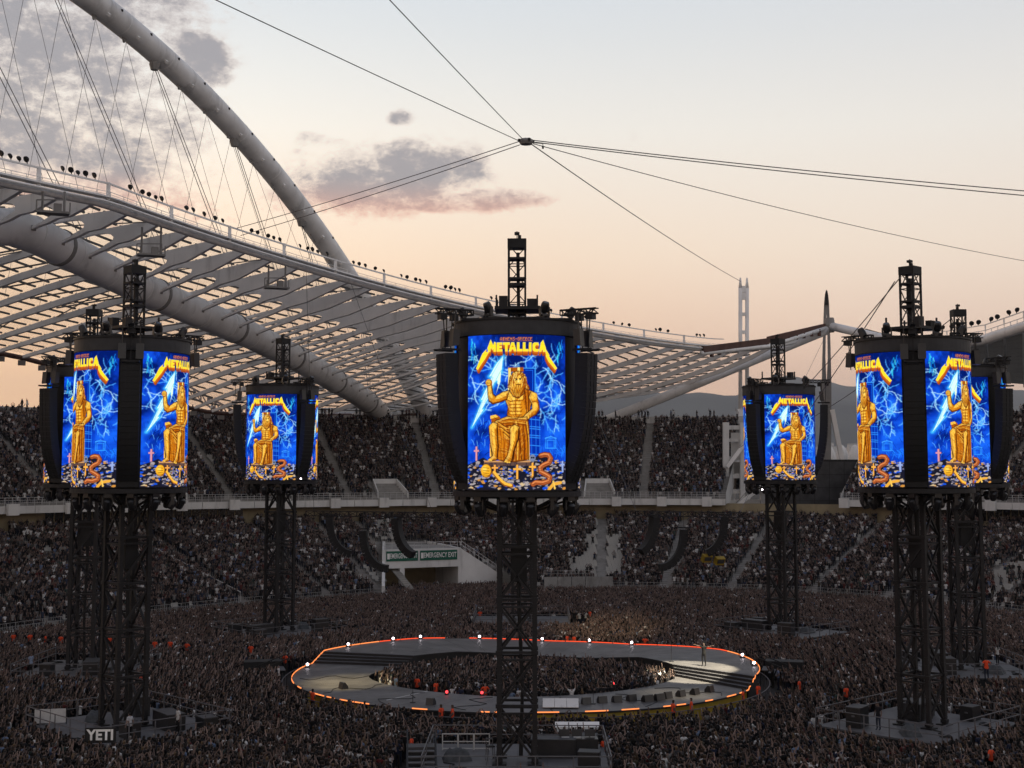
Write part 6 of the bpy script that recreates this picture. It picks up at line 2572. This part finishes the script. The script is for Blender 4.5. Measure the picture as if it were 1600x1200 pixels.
def scatter(name, label, pts, coll):
    """many alike things as one object: points with geometry-node instances"""
    me = bpy.data.meshes.new(name)
    n = len(pts)
    arr = np.array(pts, float)
    me.vertices.add(n)
    me.vertices.foreach_set('co', arr[:, :3].ravel())
    for nm, col, ty in (('turn', 3, 'FLOAT'), ('size', 4, 'FLOAT'), ('pick', 5, 'INT')):
        a = me.attributes.new(nm, ty, 'POINT')
        a.data.foreach_set('value', arr[:, col].astype(np.int32) if ty == 'INT' else arr[:, col])
    me.update()
    o = obj(name, me)
    ng = bpy.data.node_groups.new(name + '_scatter', 'GeometryNodeTree')
    ng.interface.new_socket('Geometry', in_out='INPUT', socket_type='NodeSocketGeometry')
    ng.interface.new_socket('Geometry', in_out='OUTPUT', socket_type='NodeSocketGeometry')
    gi, go = ng.nodes.new('NodeGroupInput'), ng.nodes.new('NodeGroupOutput')
    ip = ng.nodes.new('GeometryNodeInstanceOnPoints')
    ci = ng.nodes.new('GeometryNodeCollectionInfo')
    ci.inputs['Collection'].default_value = coll
    ci.inputs['Separate Children'].default_value = True
    ci.inputs['Reset Children'].default_value = True
    mp = ng.nodes.new('GeometryNodeMeshToPoints')
    ng.links.new(gi.outputs[0], mp.inputs[0])
    ng.links.new(mp.outputs[0], ip.inputs['Points'])
    ng.links.new(ci.outputs[0], ip.inputs['Instance'])
    ip.inputs['Pick Instance'].default_value = True

    def na(nm, ty):
        q = ng.nodes.new('GeometryNodeInputNamedAttribute')
        q.data_type = ty
        q.inputs['Name'].default_value = nm
        return q.outputs[0]
    ng.links.new(na('pick', 'INT'), ip.inputs['Instance Index'])
    cx = ng.nodes.new('ShaderNodeCombineXYZ')
    ng.links.new(na('turn', 'FLOAT'), cx.inputs[2])
    er = ng.nodes.new('FunctionNodeEulerToRotation')
    ng.links.new(cx.outputs[0], er.inputs[0])
    ng.links.new(er.outputs[0], ip.inputs['Rotation'])
    ng.links.new(na('size', 'FLOAT'), ip.inputs['Scale'])
    ng.links.new(ip.outputs[0], go.inputs[0])
    md = o.modifiers.new('scatter', 'NODES')
    md.node_group = ng
    return tag(o, label, kind='stuff')


cr = random.Random(99)


def face(x, y, tx, ty, j=0.35):
    return math.atan2(-(tx - x), ty - y) + cr.uniform(-j, j)


# ---- blocked ground: platforms, stage, portal
BLOCK = []
for (x, y, b) in TOWERS:
    BLOCK.append((x, y, b))


def blocked(x, y):
    dx, dy = x - SGX, y - SGY
    ln = 1.4 + (1.7 if dy < 0 and dx > -8 else 0.0) * min(1.0, -dy / 8.0 if dy < 0 else 0)
    e_ = (abs(dx) / (SA + ln)) ** 2.08 + (abs(dy) / (SB + ln)) ** 2.08
    if e_ < 1:
        pit = (abs(dx) / (PA_ - 0.55)) ** 1.7 + (abs(y - PGY) / (PB_ - 0.45)) ** 1.7
        return pit > 1
    for (tx, ty, b) in BLOCK:
        c, s = math.cos(-b), math.sin(-b)
        lx, ly = (x - tx) * c - (y - ty) * s, (x - tx) * s + (y - ty) * c
        if -7.2 < lx < 5.6 and -4.6 < ly < 5.2:
            return True
    if abs(x - 1.2) < 30:
        for (px, py) in ((418, 1068), (1218, 1068)):
            p = ACC[px]
            if abs(x - p.x) < 2.6 and -2.0 < y - p.y < 3.6:
                return True
    if abs(x - PBN.x) < 1.8 and abs(y - PBN.y) < 1.0:
        return True
    s, t = to_st(x, y)
    # the recess before the exit portal
    u = (Vector((x, y, 0)) - pa)
    uu, dd = u.dot(ex), u.dot(eb)
    if _skew * dd + 0.3 < uu < plen + 6.2 and -14 < dd:
        return dd > (3.0 if 0.8 < uu < plen - 0.5 and cr.random() < 0.4 else -0.5)
    if (s / 79.6) ** 2 + (t / 58.6) ** 2 > 1:
        return True
    return False


ST = [(21, 997, 'at the left edge behind the left rear platform'), (47, 997, 'second from the left edge behind the rear platform'), (71, 999, 'third from the left edge by the tower legs'), (95, 1000, 'left of the left rear tower legs'), (171, 1002, 'seen between the left tower legs'), (242, 1008, 'right of the left tower legs, first of three'),
      (266, 1008, 'right of the left tower legs, middle of three'), (292, 1011, 'right of the left tower legs, last of three'), (392, 1015, 'alone left of the stage'), (446, 1030, 'beside the left end of the stage'), (220, 1060, 'just right of the left front tower legs'),
      (500, 1087, 'at the left near rim of the stage'), (643, 1162, 'beside the stair unit left of the nearest platform'), (705, 1106, 'first of a pair at the near rim'), (722, 1106, 'second of a pair at the near rim'), (652, 1067, 'in the pit at its left rim'), (681, 1074, 'in the pit by the red lamp'), (758, 1079, 'in the pit left of the nearest tower legs'),
      (886, 999, 'first of a pair behind the stage'), (897, 1000, 'second of a pair behind the stage'), (1008, 1003, 'behind the stage on the right'), (1178, 1078, 'beside the right end of the stage'), (1249, 1071, 'right of the stage in the crowd'), (1322, 1082, 'left of the right front tower'), (1242, 984, 'at the foot of the far right tower'),
      (1541, 1038, 'on the right rear platform'), (1548, 1180, 'at the bottom right corner'), (942, 1166, 'sitting place right of the control desk'), (922, 960, 'far behind the stage right of the nearest tower'), (750, 960, 'far behind the stage left of the nearest tower'), (1055, 912, 'in front of the lower tier'), (1290, 922, 'at the far front rail right of the scoreboard tower'), (1334, 920, 'at the far front rail behind the right towers'), (1595, 940, 'at the far right front rail'),
      (632, 915, 'by the exit portal'), (975, 1088, 'at the near right rim of the stage'), (995, 1086, 'second at the near right rim of the stage'), (1110, 1082, 'at the right near rim by the monitors')]
STP = []
for (px, py, lb) in ST:
    z = 0.0
    p = onz(px, py, 1.3)
    if lb.startswith('on the right rear platform'):
        p = onz(px, py, DECKZ + 1.3); z = DECKZ
    if lb.startswith('in the pit'):
        dx, dy = p.x - SGX, p.y - PGY
        e_ = ((abs(dx) / (PA_ - .7)) ** 1.7 + (abs(dy) / (PB_ - .6)) ** 1.7) ** (1 / 1.7)
        if e_ > 1:
            p = Vector((SGX + dx / e_, PGY + dy / e_, 0))
    else:
        dx, dy = p.x - SGX, p.y - SGY
        e_ = ((abs(dx) / (SA + .7)) ** 2.08 + (abs(dy) / (SB + .7)) ** 2.08) ** (1 / 2.08)
        if e_ < 1:
            p = Vector((SGX + dx / e_, SGY + dy / e_, 0))
    STP.append((p.x, p.y, z, lb))


def before_steward(x, y):
    for (sx, sy, z, lb) in STP:
        dy = sy - y
        if -0.4 < dy < 4.6 and abs(x - sx * y / sy) < 0.5:
            return True
    return False


ACC = {418: onz(418, 1068, 0.0), 1218: onz(1218, 1068, 0.0)}
PBN = onz(902, 1140, 1.3)
FIELD_PICK = [0] * 14 + [1] * 4 + [2] * 1 + [3] * 6 + [4] * 2 + [5] * 5 + [6] * 2 + [7] * 10
field_pts = []
SPC = 0.56
yy = 70.0
row = 0
while yy < 200:
    half = 0.385 * yy + 4
    xx = -half + (row % 2) * SPC / 2
    while xx < half:
        x, y = xx + cr.uniform(-.17, .17), yy + cr.uniform(-.17, .17)
        xx += SPC
        if cr.random() < 0.05 or blocked(x, y) or before_steward(x, y):
            continue
        field_pts.append((x, y, 0.0, face(x, y, SGX, SGY), cr.uniform(0.93, 1.09), cr.choice(FIELD_PICK)))
    yy += SPC * 0.92
    row += 1

# the 300 that show largest stand as persons of their own
def seen(p):
    q = pix((p[0], p[1], 1.55))
    return 4 < q[0] < 1596 and q[1] < 1196
cand = sorted([p for p in field_pts if seen(p)], key=lambda p: p[1])
near = cand[:300]
nearset = set(id(p) for p in near)
SHIRTS = [('black', (0.010, 0.010, 0.011)), ('dark grey', (0.04, 0.04, 0.043)), ('navy', (0.016, 0.022, 0.05)), ('white', (0.52, 0.51, 0.5)), ('grey', (0.14, 0.14, 0.14)), ('dark red', (0.09, 0.016, 0.016)), ('olive', (0.045, 0.045, 0.025))]
SW = [52, 14, 8, 7, 7, 6, 6]


def person(p, shirt, label, group=None, mesh=None):
    o = obj('person', mesh or BODIES[int(p[5])][1])
    o.location = p[:3]; o.rotation_euler = (0, 0, p[3]); o.scale = (p[4],) * 3
    o.color = (*shirt, 1)
    o.material_slots[2].link = 'OBJECT'
    o.material_slots[2].material = MS_SHIRT_OWN
    return tag(o, label, 'person', group)


ORD = ['first', 'second', 'third', 'fourth', 'fifth', 'sixth', 'seventh', 'eighth', 'ninth', 'tenth', 'eleventh', 'twelfth']


def ordinal(n):
    return ORD[n] if n < 12 else '%dth' % (n + 1) if (n + 1) % 10 not in (1, 2, 3) or (n + 1) in (11, 12, 13) else '%d%s' % (n + 1, {1: 'st', 2: 'nd', 3: 'rd'}[(n + 1) % 10])


near.sort(key=lambda p: pix((p[0], p[1], 1.5))[0])
tally = {}
for p in near:
    nm, col = cr.choices(SHIRTS, SW)[0]
    pose = BODIES[int(p[5])][0]
    k_ = tally.get((nm, pose), 0)
    tally[(nm, pose)] = k_ + 1
    person(p, col, 'person in %s shirt, %s, %s such from left, bottom edge' % (nm, pose, ordinal(k_)), 'concert-goers at the bottom of the picture')
scatter('crowd', 'dense standing crowd filling the field round the stage', [p for p in field_pts if id(p) not in nearset], protos)

# ---- people and empty seats on the tiers
EMPTY = [(588, 622, 808, 850, .8), (520, 606, 878, 902, .55), (890, 934, 866, 895, .93), (914, 972, 832, 895, .93), (925, 960, 806, 830, .5), (1552, 1604, 872, 930, .75), (640, 660, 806, 830, .3)]
STAND_PICK = [0] * 7 + [1] * 2 + [2] * 1 + [3] * 3 + [4] * 2 + [5] * 2 + [6] + [7] * 4 + [8] * 7 + [9] * 4


def fill(w0, w1, zf, rows, aisles, half, pha, phb, skip, pitch=0.52):
    ppl, seats = [], []
    dw = (w1 - w0) / rows
    for r in range(rows):
        w = w0 + dw * (r + 0.45)
        z = zf(w0 + dw * r)
        ph = pha
        while ph < phb:
            p = ell(ph, w, z)
            rad = math.hypot((81 + w) * math.sin(ph), (60 + w) * math.cos(ph))
            step = pitch / rad
            ph += step
            if p.y < 20:
                continue
            q = pix((p.x, p.y, z + 1))
            if q[0] < -50 or q[0] > 1650:
                continue
            if any(abs(ph - a) * rad < half for a in aisles) or skip(ph, w):
                continue
            vac = 0.06
            for (x0, x1, y0, y1, pr) in EMPTY:
                if x0 < q[0] < x1 and y0 < q[1] < y1:
                    vac = pr
            rz = face(p.x, p.y, SGX, SGY, 0.3)
            if cr.random() < vac:
                seats.append((p.x, p.y, z, face(p.x, p.y, SGX, SGY, 0.0), 1.0, 0))
            else:
                pk = cr.choice(STAND_PICK)
                zz = z - 0.48 if pk >= 8 else z
                ppl.append((p.x + cr.uniform(-.07, .07), p.y + cr.uniform(-.07, .07), zz, rz, cr.uniform(0.92, 1.06), pk))
    return ppl, seats


def skip_low(ph, w):
    return in_portal(ph, w) or in_portal(ph, w - 0.9)


def skip_up(ph, w):
    if any(abs(ph - v) * 95 < 2.9 and w < UP_W0 + 6.2 for v in UV1 + UV2):
        return True
    return not (ph < phi_t(-GAP, 45) - 0.006 or ph > phi_t(GAP, 45) + 0.006)


pl_, se_ = fill(0.3, LOW_W, low_z, LOW_N, LOW_AISLES, 0.85, PH0 + 0.1, PH1 - 0.03, skip_low)
pu_, su_ = fill(UP_W0 + 0.8, UP_W1, up_z, UP_N, UP_AISLES, 0.85, PH0 + 0.1, PH1 - 0.03, skip_up)
# loose row standing along the very top
ph = PH0 + 0.2
while ph < PH1:
    ph += cr.choice((0.004, 0.005, 0.006, 0.02, 0.035))
    p = ell(ph, UP_W1 - 0.3, UP_Z1 + 0.55)
    if p.y > 40 and not (phi_t(-GAP, 45) < ph < phi_t(GAP, 45)):
        pu_.append((p.x, p.y, p.z, face(p.x, p.y, SGX, SGY, 1.2), cr.uniform(.95, 1.05), cr.choice((0, 0, 1, 5, 7))))
scatter('crowd', 'spectators filling the lower tier behind the field', pl_, stand_protos)
scatter('crowd', 'spectators filling the upper tier under the roof', pu_, stand_protos)
scatter('empty_seats', 'scattered empty white seats between the spectators', se_ + su_, seatcol)

# ---- stewards in orange vests
for (sx, sy, sz, lb) in STP:
    person((sx, sy, sz, cr.uniform(0, 6.28), 1.08, cr.choice((0, 5, 0))), (0.80, 0.085, 0.03), 'steward in orange vest ' + lb, 'stewards in orange vests')
# singer with both arms spread, camera man, crew
p = onz(1100, 1041, Z_HI)
person((p.x, p.y, Z_HI, 2.6, 1.08, 0), (0.012, 0.012, 0.012), 'dark dressed performer with arms spread wide on the raised right deck', None, SPREAD)
for (k, lx, ly, sh, pk, lb) in ((1, 5.2, 1.0, (0.5, 0.5, 0.5), 7, 'crew member in white shirt on the left front platform'), (1, 4.9, -2.2, (0.42, 0.43, 0.46), 0, 'crew member in pale shirt at the edge of the left front platform'), (7, -2.6, 3.6, (0.01, 0.01, 0.01), 5, 'crew member in black on the right front platform'),
                                (7, -3.8, 1.0, (0.015, 0.015, 0.02), 0, 'crew member in dark clothes by the cases on the right front platform'), (2, 3.5, -3.2, (0.2, 0.25, 0.35), 0, 'crew member in blue on the left rear platform'), (0, -1.9, 4.4, (0.012, 0.012, 0.012), 5, 'crew member in black behind the barriers of the nearest platform'),
                                (6, 1.8, -3.0, (0.5, 0.5, 0.5), 7, 'crew member in white on the right rear platform')):
    q = on_platform(k, lx, ly)
    person((*q, cr.uniform(0, 6), 1.0, pk), sh, lb, 'crew on the platforms')
# ================================================================== HAZE
if HAZE > 0:
    m = MB()
    m.box((0, 12500, 898.6), (56000, 30000, 1800.0))
    hzm = bpy.data.materials.new('haze')
    hzm.use_nodes = True
    t = hzm.node_tree
    t.nodes.clear()
    o = t.nodes.new('ShaderNodeOutputMaterial')
    v = t.nodes.new('ShaderNodeVolumePrincipled')
    v.inputs['Color'].default_value = (0.84, 0.90, 1.0, 1)
    v.inputs['Density'].default_value = HAZE
    v.inputs['Anisotropy'].default_value = 0.0
    t.links.new(v.outputs[0], o.inputs['Volume'])
    tag(m.build('haze', hzm), 'thin evening haze in front of the hills', kind='stuff')
